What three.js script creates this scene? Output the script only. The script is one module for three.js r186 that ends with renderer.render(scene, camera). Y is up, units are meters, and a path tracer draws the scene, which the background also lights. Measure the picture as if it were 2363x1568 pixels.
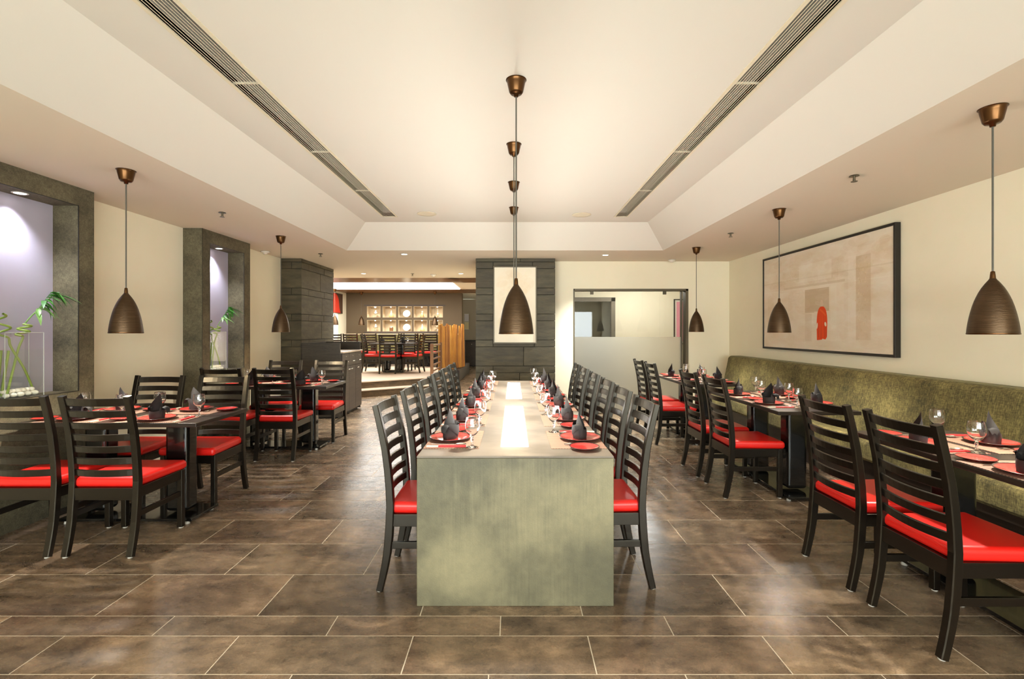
import * as THREE from 'three';
import { RoundedBoxGeometry } from 'three/addons/geometries/RoundedBoxGeometry.js';
import { mergeGeometries, mergeVertices } from 'three/addons/utils/BufferGeometryUtils.js';
import { RectAreaLightUniformsLib } from 'three/addons/lights/RectAreaLightUniformsLib.js';

// ---------------------------------------------------------------- camera, exposure, large lights
const scene = new THREE.Scene();
const F = 1110, VX = 1184, VY = 763, EYE = 1.395;              // focal length and vanishing point in photo pixels, eye height in metres
const camera = new THREE.PerspectiveCamera(2 * Math.atan(784 / F) * 180 / Math.PI, 2363 / 1568, 0.05, 60);
camera.position.set(0, EYE, 0);
camera.setViewOffset(2363, 1568, 1181.5 - VX, 784 - VY, 2363, 1568);
const renderer = new THREE.WebGLRenderer({ antialias: true });
renderer.toneMapping = THREE.LinearToneMapping;
renderer.toneMappingExposure = 2.35;
renderer.shadowMap.enabled = true;
scene.background = new THREE.Color(0.75, 0.9, 0.85);
RectAreaLightUniformsLib.init();

const WARM = new THREE.Color(1.0, 0.97, 0.90), SOFT = new THREE.Color(0.97, 1.0, 0.97), COOL = new THREE.Color(0.86, 0.88, 1.0), DAY = new THREE.Color(0.93, 1.0, 1.0);
function area(name, w, h, color, intensity, pos, target) {
  const l = new THREE.RectAreaLight(color, intensity, w, h);
  l.name = name; l.position.set(...pos); l.lookAt(...target); scene.add(l); return l;
}
function spot(name, color, intensity, pos, target, angle, penumbra, radius = 1) {
  const l = new THREE.SpotLight(color, intensity, 0, angle, penumbra, 2);
  l.name = name; l.position.set(...pos); l.target.position.set(...target); l.castShadow = true; l.shadow.radius = radius;
  scene.add(l); scene.add(l.target); return l;
}
// daylight through the windows behind the camera
for (const x of [-2.25, 0, 2.25]) area('window_daylight', 1.94, 1.82, DAY, 7.6, [x, 1.275, 3.62], [x, 1.275, 0]);
// the lamps of the dining room (intensities)
const I_PANEL = 19, I_PENDANT = 2.4, I_DOWN = 19, I_NICHE = 2.0, I_BACKPANEL = 3.2, I_INNER = 1.4;

// ---------------------------------------------------------------- helpers
const LOW = 2.54, HIGH = 2.855;                                 // lower and upper ceiling
const used = new Map();
function numbered(n) { const k = used.get(n) || 0; used.set(n, k + 1); return k ? n + '_' + String(k).padStart(3, '0') : n; }
function rngOf(s) { return () => { s = (s + 0x6d2b79f5) | 0; let t = Math.imul(s ^ (s >>> 15), 1 | s); t = (t + Math.imul(t ^ (t >>> 7), 61 | t)) ^ t; return ((t ^ (t >>> 14)) >>> 0) / 4294967296; }; }
const rnd = rngOf(20240);
const V = (x, y, z) => new THREE.Vector3(x, y, z);
function box(w, h, d, x = 0, y = 0, z = 0) { const g = new THREE.BoxGeometry(w, h, d); g.translate(x, y, z); return g; }
function span(x0, x1, y0, y1, z0, z1) { return box(Math.abs(x1 - x0), Math.abs(y1 - y0), Math.abs(z1 - z0), (x0 + x1) / 2, (y0 + y1) / 2, (z0 + z1) / 2); }
function rbox(w, h, d, r, x = 0, y = 0, z = 0, s = 2) { const g = new RoundedBoxGeometry(w, h, d, s, r); g.translate(x, y, z); return g; }
function rspan(x0, x1, y0, y1, z0, z1, r = 0.004, s = 1) { return rbox(Math.abs(x1 - x0), Math.abs(y1 - y0), Math.abs(z1 - z0), r, (x0 + x1) / 2, (y0 + y1) / 2, (z0 + z1) / 2, s); }
function cyl(r0, r1, h, x = 0, y = 0, z = 0, n = 20) { const g = new THREE.CylinderGeometry(r0, r1, h, n); g.translate(x, y, z); return g; }
function lathe(pts, n = 32) { return new THREE.LatheGeometry(pts.map(p => new THREE.Vector2(p[0], p[1])), n); }
function merge(list) {
  if (!Array.isArray(list)) return list;
  if (list.length === 1) return list[0];
  return mergeGeometries(list.map(g => { const q = g.index ? g.toNonIndexed() : g; for (const k of Object.keys(q.attributes)) if (!['position', 'normal', 'uv'].includes(k)) q.deleteAttribute(k); return q; }));
}
// texture coordinates in metres, taken from the face's own direction
function metric(geo, ou = 0, ov = 0) {
  const g = geo.index ? geo.toNonIndexed() : geo, p = g.attributes.position, n = g.attributes.normal, uv = new Float32Array(p.count * 2);
  for (let i = 0; i < p.count; i += 3) {
    let ax = 0, ay = 0, az = 0;
    for (let k = 0; k < 3; k++) { ax += n.getX(i + k); ay += n.getY(i + k); az += n.getZ(i + k); }
    ax = Math.abs(ax); ay = Math.abs(ay); az = Math.abs(az);
    for (let k = 0; k < 3; k++) {
      const x = p.getX(i + k), y = p.getY(i + k), z = p.getZ(i + k);
      const [u, v] = ay >= ax && ay >= az ? [x, z] : ax >= az ? [z, y] : [x, y];
      uv[(i + k) * 2] = u + ou; uv[(i + k) * 2 + 1] = v + ov;
    }
  }
  g.setAttribute('uv', new THREE.BufferAttribute(uv, 2));
  return g;
}
function obj(name, geos, mat, parent = scene) {
  const m = new THREE.Mesh(merge(geos), mat);
  m.name = parent === scene ? numbered(name) : name; m.castShadow = m.receiveShadow = true; parent.add(m); return m;
}
function thing(name, label, category, pos = [0, 0, 0], turn = 0, group) {
  const o = new THREE.Group(); o.name = numbered(name); o.position.set(...pos); o.rotation.y = turn;
  o.userData = { label, category }; if (group) o.userData.group = group; scene.add(o); return o;
}
function tag(o, label, category, group) { o.userData = { label, category }; if (group) o.userData.group = group; return o; }
function struct(o, label) { o.userData = { kind: 'structure', label, category: 'structure' }; return o; }
function structGroup(name, label) { const o = new THREE.Group(); o.name = numbered(name); scene.add(o); return struct(o, label); }
function dup(root, pos, turn, label, group) {
  const r = root.clone(); r.name = numbered(root.name.replace(/_\d{3}$/, '')); r.position.set(...pos); r.rotation.set(0, turn, 0);
  r.userData = { ...root.userData, label }; if (group) r.userData.group = group; scene.add(r); return r;
}
const ORD = ['', 'first', 'second', 'third', 'fourth', 'fifth', 'sixth'];

// ---------------------------------------------------------------- textures
function lattice(seed) { const t = new Float32Array(65536), r = rngOf(seed); for (let i = 0; i < 65536; i++) t[i] = r(); return t; }
const LAT = lattice(77);
function vnoise(x, y, px, py, s) {
  const ix = Math.floor(x), iy = Math.floor(y), fx = x - ix, fy = y - iy, sx = fx * fx * (3 - 2 * fx), sy = fy * fy * (3 - 2 * fy);
  const h = (a, b) => LAT[((((a % px) + px) % px) * 157 + (((b % py) + py) % py) * 3571 + s * 911) & 65535];
  const a = h(ix, iy), b = h(ix + 1, iy), c = h(ix, iy + 1), d = h(ix + 1, iy + 1);
  return a + (b - a) * sx + (c - a) * sy + (a - b - c + d) * sx * sy;
}
function fbm(u, v, px, py, oct, s, gain = 0.5) {
  let sum = 0, amp = 1, tot = 0;
  for (let o = 0; o < oct; o++) { sum += amp * vnoise(u * px, v * py, px, py, s + o * 7); tot += amp; amp *= gain; px *= 2; py *= 2; }
  return sum / tot;
}
function dataTex(size, fn, color = true, h = size) {
  const d = new Uint8Array(size * h * 4);
  for (let y = 0; y < h; y++) for (let x = 0; x < size; x++) {
    const c = fn(x / size, y / h), i = (y * size + x) * 4;
    if (typeof c === 'number') { d[i] = d[i + 1] = d[i + 2] = Math.max(0, Math.min(255, c * 255)); }
    else { d[i] = Math.max(0, Math.min(255, c[0])); d[i + 1] = Math.max(0, Math.min(255, c[1])); d[i + 2] = Math.max(0, Math.min(255, c[2])); }
    d[i + 3] = 255;
  }
  const t = new THREE.DataTexture(d, size, h, THREE.RGBAFormat);
  t.wrapS = t.wrapT = THREE.RepeatWrapping; t.magFilter = THREE.LinearFilter; t.minFilter = THREE.LinearMipmapLinearFilter; t.generateMipmaps = true;
  if (color) t.colorSpace = THREE.SRGBColorSpace; t.needsUpdate = true; return t;
}
const scaled = (t, mx, my = mx) => { const c = t.clone(); c.repeat.set(1 / mx, 1 / my); c.needsUpdate = true; return c; };
const mixc = (a, b, k) => [a[0] + (b[0] - a[0]) * k, a[1] + (b[1] - a[1]) * k, a[2] + (b[2] - a[2]) * k];
const sstep = (a, b, x) => { const t = Math.max(0, Math.min(1, (x - a) / (b - a))); return t * t * (3 - 2 * t); };

const slateTex = dataTex(1024, (u, v) => {
  const w = fbm(u, v, 4, 4, 3, 5) * 0.25;
  const m = fbm(u + w, v + w, 8, 9, 6, 11, 0.62), st = fbm(u + v * 0.0 + w, v + w * 0.5, 14, 34, 4, 23, 0.6), f = vnoise(u * 400, v * 400, 400, 400, 3);
  let k = 0.5 + (m - 0.5) * 0.95 + (st - 0.5) * 0.8 + (f - 0.5) * 0.3;
  return mixc([70, 58, 46], [158, 134, 108], Math.max(0, Math.min(1.1, k)));
});
const slateRough = dataTex(512, (u, v) => 0.5 + 0.2 * fbm(u, v, 24, 48, 4, 41, 0.6), false);
const slateBump = dataTex(1024, (u, v) => fbm(u, v, 16, 40, 6, 23, 0.62), false);
const concreteTex = dataTex(1024, (u, v) => {
  const big = fbm(u, v, 3, 3, 5, 61, 0.55), streak = fbm(u, v, 150, 7, 3, 71, 0.6), gr = vnoise(u * 340, v * 340, 340, 340, 9), spot = fbm(u, v, 40, 40, 3, 95);
  const k = sstep(0.24, 0.76, big) * 0.72 + 0.12 + (streak - 0.5) * 0.36 * sstep(0.35, 0.7, fbm(u, v, 4, 3, 4, 91)) + (gr - 0.5) * 0.09 + (spot - 0.5) * 0.2;
  return mixc([92, 88, 66], [162, 152, 116], Math.max(0, Math.min(1.1, k)));
});
const topTex = dataTex(512, (u, v) => mixc([92, 83, 72], [122, 111, 98], sstep(0.25, 0.75, fbm(u, v, 4, 6, 6, 131, 0.55))));
const paintTex = dataTex(1024, (u, v) => {
  const big = fbm(u, v, 5, 6, 5, 161, 0.55), gr = vnoise(u * 400, v * 400, 400, 400, 19) * 0.55 + vnoise(u * 200, v * 200, 200, 200, 29) * 0.45, sp = fbm(u, v, 60, 60, 2, 171);
  return mixc([64, 58, 42], [122, 113, 86], Math.max(0, Math.min(1, 0.42 + (big - 0.5) * 0.9 + (gr - 0.5) * 0.6 + (sp - 0.5) * 0.35)));
});
const grainBump = dataTex(512, (u, v) => vnoise(u * 256, v * 256, 256, 256, 7) * 0.6 + fbm(u, v, 32, 32, 3, 8) * 0.4, false);
const wallTex = dataTex(512, (u, v) => mixc([234, 224, 196], [240, 231, 206], fbm(u, v, 4, 4, 6, 201, 0.6)));
const velvetTex = dataTex(1024, (u, v) => {
  const a = fbm(u, v, 240, 36, 3, 301, 0.6), b = fbm(u, v, 46, 230, 3, 321, 0.6), c = fbm(u, v, 5, 5, 4, 341);
  return mixc([60, 54, 28], [142, 130, 80], Math.max(0, Math.min(1, 0.5 + (a - 0.5) * 1.1 + (b - 0.5) * 0.75 + (c - 0.5) * 1.0)));
});
const laminateTex = dataTex(512, (u, v) => mixc([40, 32, 28], [86, 72, 62], Math.max(0, Math.min(1, fbm(u, v, 3, 128, 4, 401, 0.6) * 0.9 + (fbm(u, v, 30, 200, 2, 411) - 0.5) * 0.4))));
const slabTex = dataTex(512, (u, v) => mixc([62, 56, 38], [108, 99, 72], Math.max(0, Math.min(1, fbm(u, v, 6, 20, 6, 441, 0.62) * 1.1 - 0.05))));
const slabBump = dataTex(512, (u, v) => fbm(u + 0.15 * v, v, 6, 22, 6, 441, 0.6), false);
const wengeTex = dataTex(512, (u, v) => mixc([24, 18, 14], [62, 50, 42], Math.max(0, Math.min(1, fbm(u, v, 4, 90, 5, 461, 0.6)))));
const woodCeilTex = dataTex(512, (u, v) => { const pl = Math.floor(v * 8), e = Math.abs(v * 8 - pl - 0.5) > 0.47 ? 0.35 : 1; return mixc([80, 50, 24], [156, 108, 58], fbm(u + pl * 0.37, v, 3, 64, 4, 481)).map(c => c * e); });
const matTex = dataTex(256, (u, v) => { const a = Math.floor(u * 32) % 2, b = Math.floor(v * 64) % 2; return a ? (b ? [164, 136, 110] : [146, 118, 96]) : (b ? [126, 70, 58] : [92, 60, 48]); });
const brushTex = dataTex(512, (u, v) => mixc([84, 66, 48], [124, 100, 76], Math.max(0, Math.min(1, fbm(u, v, 6, 120, 3, 501) * 0.7 + fbm(u, v, 5, 5, 4, 511) * 0.5 - 0.1))));
const brushBump = dataTex(512, (u, v) => fbm(u, v, 24, 140, 3, 521, 0.6), false);
const bambooTex = dataTex(256, (u, v) => mixc([150, 98, 30], [226, 172, 76], Math.max(0, Math.min(1, fbm(u, v, 8, 5, 5, 531) + (vnoise(u * 60, v * 6, 60, 6, 3) - 0.5) * 0.35))));
const niche_paint = dataTex(256, (u, v) => mixc([176, 170, 186], [186, 181, 194], fbm(u, v, 4, 4, 5, 551)));

const std = (o) => new THREE.MeshStandardMaterial(o), phys = (o) => new THREE.MeshPhysicalMaterial(o);
const tiles = [[1.06, 1.06, 1.05], [0.76, 0.75, 0.74], [1.26, 1.24, 1.2], [1.12, 1.08, 1.07], [0.92, 0.91, 0.9], [1.03, 0.98, 0.97]].map(c => std({ color: new THREE.Color(...c), map: scaled(slateTex, 1.7), roughnessMap: scaled(slateRough, 1.3), roughness: 0.46, bumpMap: scaled(slateBump, 1.1), bumpScale: 0.00012 }));
const M = {
  wall: std({ map: scaled(wallTex, 1.6), roughness: 0.85 }),
  ceil: std({ color: 0xd6cfc1, roughness: 0.9 }),
  ceilLow: std({ color: 0xdccfba, roughness: 0.9 }),
  grout: std({ color: 0xd6c8b2, roughness: 0.85 }),
  concrete: std({ color: 0xdcdcdc, map: scaled(concreteTex, 1.15), roughness: 0.5, bumpMap: scaled(grainBump, 0.8), bumpScale: 0.0006 }),
  tableTop: std({ map: scaled(topTex, 0.9), roughness: 0.36 }),
  surround: std({ map: scaled(paintTex, 1.3), roughness: 0.9, bumpMap: scaled(grainBump, 0.5), bumpScale: 0.001 }),
  nicheBack: std({ map: scaled(niche_paint, 0.8), roughness: 0.8 }),
  black: std({ color: 0x14110e, roughness: 0.5 }),
  wood: phys({ color: 0x0e0906, specularColor: new THREE.Color(1, 0.9, 0.72), roughness: 0.3, clearcoat: 0.1, clearcoatRoughness: 0.2 }),
  red: phys({ color: 0xd81c14, roughness: 0.36, clearcoat: 0.1, clearcoatRoughness: 0.35 }),
  glide: std({ color: 0xb8b2a6, roughness: 0.6 }),
  velvet: phys({ map: scaled(velvetTex, 0.9), roughness: 0.9, sheen: 0.35, sheenRoughness: 0.5, sheenColor: new THREE.Color(0.5, 0.47, 0.3), bumpMap: scaled(velvetTex, 0.9), bumpScale: 0.0006 }),
  laminate: std({ map: scaled(laminateTex, 0.8), roughness: 0.45 }),
  laminateDark: std({ color: 0xf0fff2, map: scaled(laminateTex, 0.8), roughness: 0.5 }),
  counter: std({ color: 0xb9a48e, roughness: 0.35 }),
  chrome: std({ color: 0xd0ccc4, metalness: 1, roughness: 0.22 }),
  steel: std({ color: 0x77705f, metalness: 1, roughness: 0.35 }),
  slabs: [0, 1, 2].map(i => std({ color: [0xe0ddd4, 0xc4beb0, 0xd4cfc6][i], map: scaled(slabTex, 1.1), roughness: 0.6, bumpMap: scaled(slabBump, 1.1), bumpScale: 0.004 })),
  slabJoint: std({ color: 0x2c2a22, roughness: 0.9 }),
  wenge: std({ map: scaled(wengeTex, 0.7), roughness: 0.3 }),
  gloss: phys({ color: 0x0b0a09, roughness: 0.16, clearcoat: 0.5, clearcoatRoughness: 0.05 }),
  lamp: std({ color: 0xc4c0ba, map: brushTex, metalness: 0.85, roughness: 0.4, bumpMap: brushBump, bumpScale: 0.0006 }),
  lampIn: std({ color: 0xd9c9a8, roughness: 0.6 }),
  canopy: std({ color: 0x55391f, metalness: 0.9, roughness: 0.28 }),
  cord: std({ color: 0x4a463c, roughness: 0.6 }),
  bulb: std({ color: 0xffffff, emissive: new THREE.Color(1.0, 0.85, 0.62), emissiveIntensity: 4 }),
  panel: std({ color: 0xffffff, emissive: new THREE.Color(1.0, 0.98, 0.92), emissiveIntensity: 3.0 }),
  downlight: std({ color: 0xffffff, emissive: new THREE.Color(1.0, 0.94, 0.84), emissiveIntensity: 5 }),
  nicheLight: std({ color: 0xffffff, emissive: new THREE.Color(0.95, 0.95, 1.0), emissiveIntensity: 4 }),
  white: std({ color: 0xe8e2d4, roughness: 0.6 }),
  diffuser: std({ color: 0xd9ccb0, roughness: 0.6 }),
  diffDark: std({ color: 0xb4ac9e, roughness: 0.8 }),
  glass: phys({ color: 0xffffff, transmission: 1, thickness: 0.003, roughness: 0.0, ior: 1.5 }),
  pane: phys({ color: 0xffffff, transmission: 1, thickness: 0, roughness: 0.0, ior: 1.5 }),
  water: phys({ color: 0xfcfffc, transmission: 1, thickness: 0, roughness: 0.0, ior: 1.33 }),
  frost: phys({ color: 0xf2efe2, transmission: 0.88, thickness: 0.01, roughness: 0.5, ior: 1.45 }),
  napkin: phys({ color: 0x1b1716, roughness: 0.75, sheen: 0.2, sheenRoughness: 0.5, sheenColor: new THREE.Color(0.5, 0.46, 0.43), side: THREE.DoubleSide }),
  plate: phys({ color: 0xcc2c26, roughness: 0.22, clearcoat: 0.6, clearcoatRoughness: 0.08 }),
  plateRim: phys({ color: 0x2a1512, roughness: 0.25, clearcoat: 0.5 }),
  mat: std({ map: scaled(matTex, 0.24, 0.24), roughness: 0.8 }),
  redPaper: std({ color: 0xd0282c, roughness: 0.55 }),
  ivory: std({ color: 0xe6d8bd, roughness: 0.5 }),
  pebble: std({ color: 0xf6efe0, roughness: 0.5 }),
  stem: std({ color: 0x8fa64a, roughness: 0.45 }),
  leaf: phys({ color: 0x4a8a34, roughness: 0.45, transmission: 0.25, thickness: 0, side: THREE.DoubleSide }),
  leafPale: phys({ color: 0x84b05c, roughness: 0.45, transmission: 0.25, thickness: 0, side: THREE.DoubleSide }),
  frame: std({ color: 0x1d1812, roughness: 0.4 }),
  jamb: std({ color: 0x5d5340, roughness: 0.45, metalness: 0.3 }),
  darkWall: std({ color: 0x5a4a34, roughness: 0.75 }),
  darkWall2: std({ color: 0x4c413a, roughness: 0.75 }),
  wallTaupe: std({ color: 0xb3a28d, roughness: 0.8 }),
  liner: std({ color: 0xb8a384, roughness: 0.8 }),
  woodCeil: std({ map: scaled(woodCeilTex, 1.6), roughness: 0.28 }),
  oak: std({ color: 0x7a5433, roughness: 0.5 }),
  step: std({ map: scaled(slateTex, 1.7), color: 0xb8aa94, roughness: 0.32 }),
  bamboo: [0xffffff, 0xe6d2b0, 0xfff2d8, 0xc9b088].map(c => std({ color: c, map: bambooTex, roughness: 0.5 })),
  kerb: std({ color: 0x3a322e, roughness: 0.5 }),
  silver: std({ color: 0xcfc6b4, metalness: 0.8, roughness: 0.25 }),
  amber: std({ color: 0xcaa56a, roughness: 0.4 }),
  shell: std({ color: 0xe9dcc0, roughness: 0.4 }),
};

// ---------------------------------------------------------------- the setting
const XL = -3.69, XR = 3.587, ZB = -7.98, ZF = 3.5;            // walls
// floor: tiles as far as they can be told apart, then stone of the same kind
{
  const fl = structGroup('floor', 'brown slate tiled floor of the dining room');
  obj('grout_bed', metric(span(-7, 4.6, -0.12, -0.0008, -20, ZF + 0.2)), M.grout, fl);
  const lines = [-3.45];
  const known = [1.949, 2.195, 2.348, 2.746, 3.141, 3.54, 3.942, 4.187, 4.589, 4.995];
  for (let d = 1.949 - 0.4; d > -3.4; d -= 0.4) lines.push(d);
  lines.sort((a, b) => a - b); lines.push(...known);
  for (let d = 5.395, k = 0; d < 10.6; k++) { lines.push(d); d += k % 5 === 3 ? 0.245 : 0.4; }
  let count = 0;
  for (let r = 0; r + 1 < lines.length; r++) {
    const d0 = lines[r], d1 = lines[r + 1], k = known.indexOf(d0);
    const A = k >= 0 ? [0, 2, 4].includes(k) || (k > 4 && k % 2 === 0) : r % 2 === 0;
    const jit = k >= 0 && k < 6 ? 0 : (rnd() - 0.5) * 0.3;
    for (let x = (A ? -0.43 : -0.83) - 4.0 + jit; x < 3.6; x += 0.795) {
      const xa = Math.max(x, XL), xb = Math.min(x + 0.795, XR); if (xb - xa < 0.02) continue;
      if (d0 < -0.4) continue;                                   // nothing of these rows shows; the far bed below covers them
      const g = metric(span(xa + 0.0025, xb - 0.0025, -0.01, 0, -d0 - 0.0025, -d1 + 0.0025), rnd() * 1.7, rnd() * 1.7);
      g.attributes.position.needsUpdate = true;
      obj('floor_tile', g, tiles[Math.floor(rnd() * 6)], fl); count++;
    }
  }
  obj('stone_paving', metric(span(-7, 4.6, -0.01, -0.0005, -20, -lines[lines.length - 1])), tiles[0], fl);
  obj('stone_paving', metric(span(XL, XR, -0.01, 0, 0.4, ZF)), tiles[1], fl);
  obj('stone_paving', metric(span(XR + 0.0, 4.6, -0.01, -0.0005, -10.6, -8.1)), tiles[1], fl);
}
// walls
struct(obj('wall_left', metric(span(XL - 0.15, XL, 0, HIGH + 0.1, -7.65, ZF + 0.15)), M.wall), 'cream plaster wall behind the vase niches');
struct(obj('wall_right', metric(span(XR, XR + 0.15, 0, HIGH + 0.1, ZB - 0.12, ZF + 0.15)), M.wall), 'cream plaster wall above the green banquette');
struct(obj('wall_back', [
  metric(span(0.3, 1.014, 0, LOW, ZB, ZB - 0.12)), metric(span(2.897, XR, 0, LOW, ZB, ZB - 0.12)), metric(span(1.014, 2.897, 2.064, LOW, ZB, ZB - 0.12)),
], M.wall), 'cream wall around the glass partition');
{
  const f = structGroup('wall_front', 'cream wall with three daylight windows');
  const gs = [span(XL, XR, 0, 0.35, ZF, ZF + 0.15), span(XL, XR, 2.2, HIGH, ZF, ZF + 0.15)];
  for (const [a, b] of [[XL, -3.23], [-1.27, -0.98], [0.98, 1.27], [3.23, XR]]) gs.push(span(a, b, 0.35, 2.2, ZF, ZF + 0.15));
  obj('plaster', metric(merge(gs)), M.wall, f);
  for (const x of [-2.25, 0, 2.25]) {
    const p = new THREE.PlaneGeometry(1.96, 1.85); p.translate(x, 1.275, ZF + 0.06); obj('window_pane', p, M.pane, f);
    obj('window_frame', [span(x - 0.02, x + 0.02, 0.35, 2.2, ZF + 0.03, ZF + 0.1), span(x - 0.98, x + 0.98, 0.35, 0.4, ZF + 0.03, ZF + 0.1), span(x - 0.98, x + 0.98, 2.15, 2.2, ZF + 0.03, ZF + 0.1)], M.white, f);
  }
}
// ceiling: low border, sloped tray sides, high field with two long air slots
const TL = -2.38, TR = 2.145, TB = -6.88, TF = 2.6, UL = -1.99, UR = 1.813, UB = -6.48, UF = 2.2;
const DL = [-1.665, -1.49], DR = [1.302, 1.462], DZ = [-6.16, 1.6];
{
  const c = structGroup('ceiling', 'cream plaster tray ceiling');
  obj('border', [span(XL, TL, LOW, LOW + 0.12, -10.4, ZF), span(TR, XR, LOW, LOW + 0.12, ZB, ZF), span(TL, TR, LOW, LOW + 0.12, TB, -10.4), span(TL, TR, LOW, LOW + 0.12, TF, ZF), span(-7, XL, LOW, LOW + 0.12, -10.4, -7.5)], M.ceilLow, c);
  const quad = (a, b, cc, d) => { const g = new THREE.BufferGeometry(), up = 0.06; const P = [a, b, cc, d], pos = [];
    const top = P.map(p => [p[0], p[1] + up, p[2]]);
    const tri = (i, j, k) => pos.push(...i, ...j, ...k);
    tri(P[0], P[1], P[2]); tri(P[0], P[2], P[3]); tri(top[2], top[1], top[0]); tri(top[3], top[2], top[0]);
    for (let i = 0; i < 4; i++) { const j = (i + 1) % 4; tri(P[i], top[i], P[j]); tri(P[j], top[i], top[j]); }
    g.setAttribute('position', new THREE.Float32BufferAttribute(pos, 3)); g.computeVertexNormals(); g.setAttribute('uv', new THREE.Float32BufferAttribute(new Float32Array(pos.length / 3 * 2), 2)); return g; };
  const rim = [[TL, LOW, TB], [TR, LOW, TB], [TR, LOW, TF], [TL, LOW, TF]], up = [[UL, HIGH, UB], [UR, HIGH, UB], [UR, HIGH, UF], [UL, HIGH, UF]];
  for (let i = 0; i < 4; i++) { const j = (i + 1) % 4; obj('tray_slope', quad(rim[i], rim[j], up[j], up[i]), M.ceil, c); }
  const E = 0.3;
  obj('tray_field', [span(UL - E, DL[0], HIGH, HIGH + 0.05, UB - E, UF + E), span(DL[1], DR[0], HIGH, HIGH + 0.05, UB - E, UF + E), span(DR[1], UR + E, HIGH, HIGH + 0.05, UB - E, UF + E),
    span(DL[0], DL[1], HIGH, HIGH + 0.05, UB - E, DZ[0]), span(DL[0], DL[1], HIGH, HIGH + 0.05, DZ[1], UF + E), span(DR[0], DR[1], HIGH, HIGH + 0.05, UB - E, DZ[0]), span(DR[0], DR[1], HIGH, HIGH + 0.05, DZ[1], UF + E)], M.ceil, c);
}
for (const [D, which] of [[DL, 'niche wall'], [DR, 'banquette wall']]) {
  const t = thing('air_diffuser', `long slotted air diffuser in the ceiling on the ${which} side`, 'air diffuser', [(D[0] + D[1]) / 2, HIGH, 0], 0, 'ceiling air diffusers');
  const w = D[1] - D[0];
  obj('duct', [span(-w / 2, w / 2, 0.42, 0.43, DZ[0], DZ[1]), span(-w / 2 - 0.008, -w / 2, 0.0, 0.43, DZ[0], DZ[1]), span(w / 2, w / 2 + 0.008, 0.0, 0.43, DZ[0], DZ[1]), span(-w / 2, w / 2, 0.0, 0.43, DZ[0] - 0.008, DZ[0]), span(-w / 2, w / 2, 0.0, 0.43, DZ[1], DZ[1] + 0.008)], M.diffDark, t);
  obj('frame', [span(-w / 2 - 0.012, -w / 2 + 0.009, -0.006, 0.002, DZ[0] - 0.012, DZ[1]), span(w / 2 - 0.009, w / 2 + 0.012, -0.006, 0.002, DZ[0] - 0.012, DZ[1]), span(-w / 2, w / 2, -0.006, 0.002, DZ[0] - 0.012, DZ[0] + 0.008)], M.diffuser, t);
  for (let k = 1; k < 9; k++) { const x = -w / 2 + 0.009 + (w - 0.018) * k / 9; obj('blade', span(x - 0.0016, x + 0.0016, -0.004, -0.002, DZ[0], DZ[1]), M.diffuser, t); }
  for (let k = 1; k < 7; k++) { const z = DZ[0] + k * 1.1; obj('crossbar', span(-w / 2, w / 2, 0.006, 0.018, z - 0.004, z + 0.004), M.diffuser, t); }
}

// stone-clad pillar and column
function clad(parent, at, along, out, width, height, seed) {
  const r = rngOf(seed); let y = 0, tall = true, k = 0;
  const u = V(...along), n = V(...out), turn = Math.atan2(n.x, n.z);
  while (y < height - 0.01) {
    const h = Math.min(tall ? 0.306 : 0.108, height - y); let s = 0; const shift = r() * 0.3;
    const cuts = tall ? [0.62 + r() * 0.25] : [0.28, 0.9 + r() * 0.05];
    const ends = [...cuts.map(c => c * (tall ? 1 : 1)).filter(c => c < width - 0.06), width];
    for (const e of ends) {
      const dpt = 0.012 + r() * 0.004, g = metric(rbox(e - s - 0.007, h - 0.007, dpt, 0.0025, 0, 0, 0, 1), r() * 3, r() * 3);
      const m = obj('slate_tile', g, M.slabs[Math.floor(r() * 3)], parent), c = V(...at).addScaledVector(u, (s + e) / 2).addScaledVector(n, dpt / 2);
      m.position.set(c.x, c.y + y + h / 2, c.z); m.rotation.y = turn; s = e;
    }
    y += h; tall = !tall; k++;
  }
}
{
  const p = structGroup('wall_pillar', 'grey slate clad pillar at the head of the long table');
  obj('core', span(-0.585, 0.66, 0, LOW, -7.655, -8.4), M.slabJoint, p);
  clad(p, [-0.597, 0, -7.655], [1, 0, 0], [0, 0, 1], 1.27, LOW, 3);
  const q = structGroup('wall_column', 'brown slate clad column beside the sideboard');
  obj('core', span(-3.80, -3.375, 0, LOW, -7.655, -9.0), M.slabJoint, q);
  clad(q, [-3.80, 0, -7.655], [1, 0, 0], [0, 0, 1], 0.44, LOW, 5);
  clad(q, [-3.375, 0, -7.64], [0, 0, -1], [1, 0, 0], 1.37, LOW, 8);
}

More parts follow.
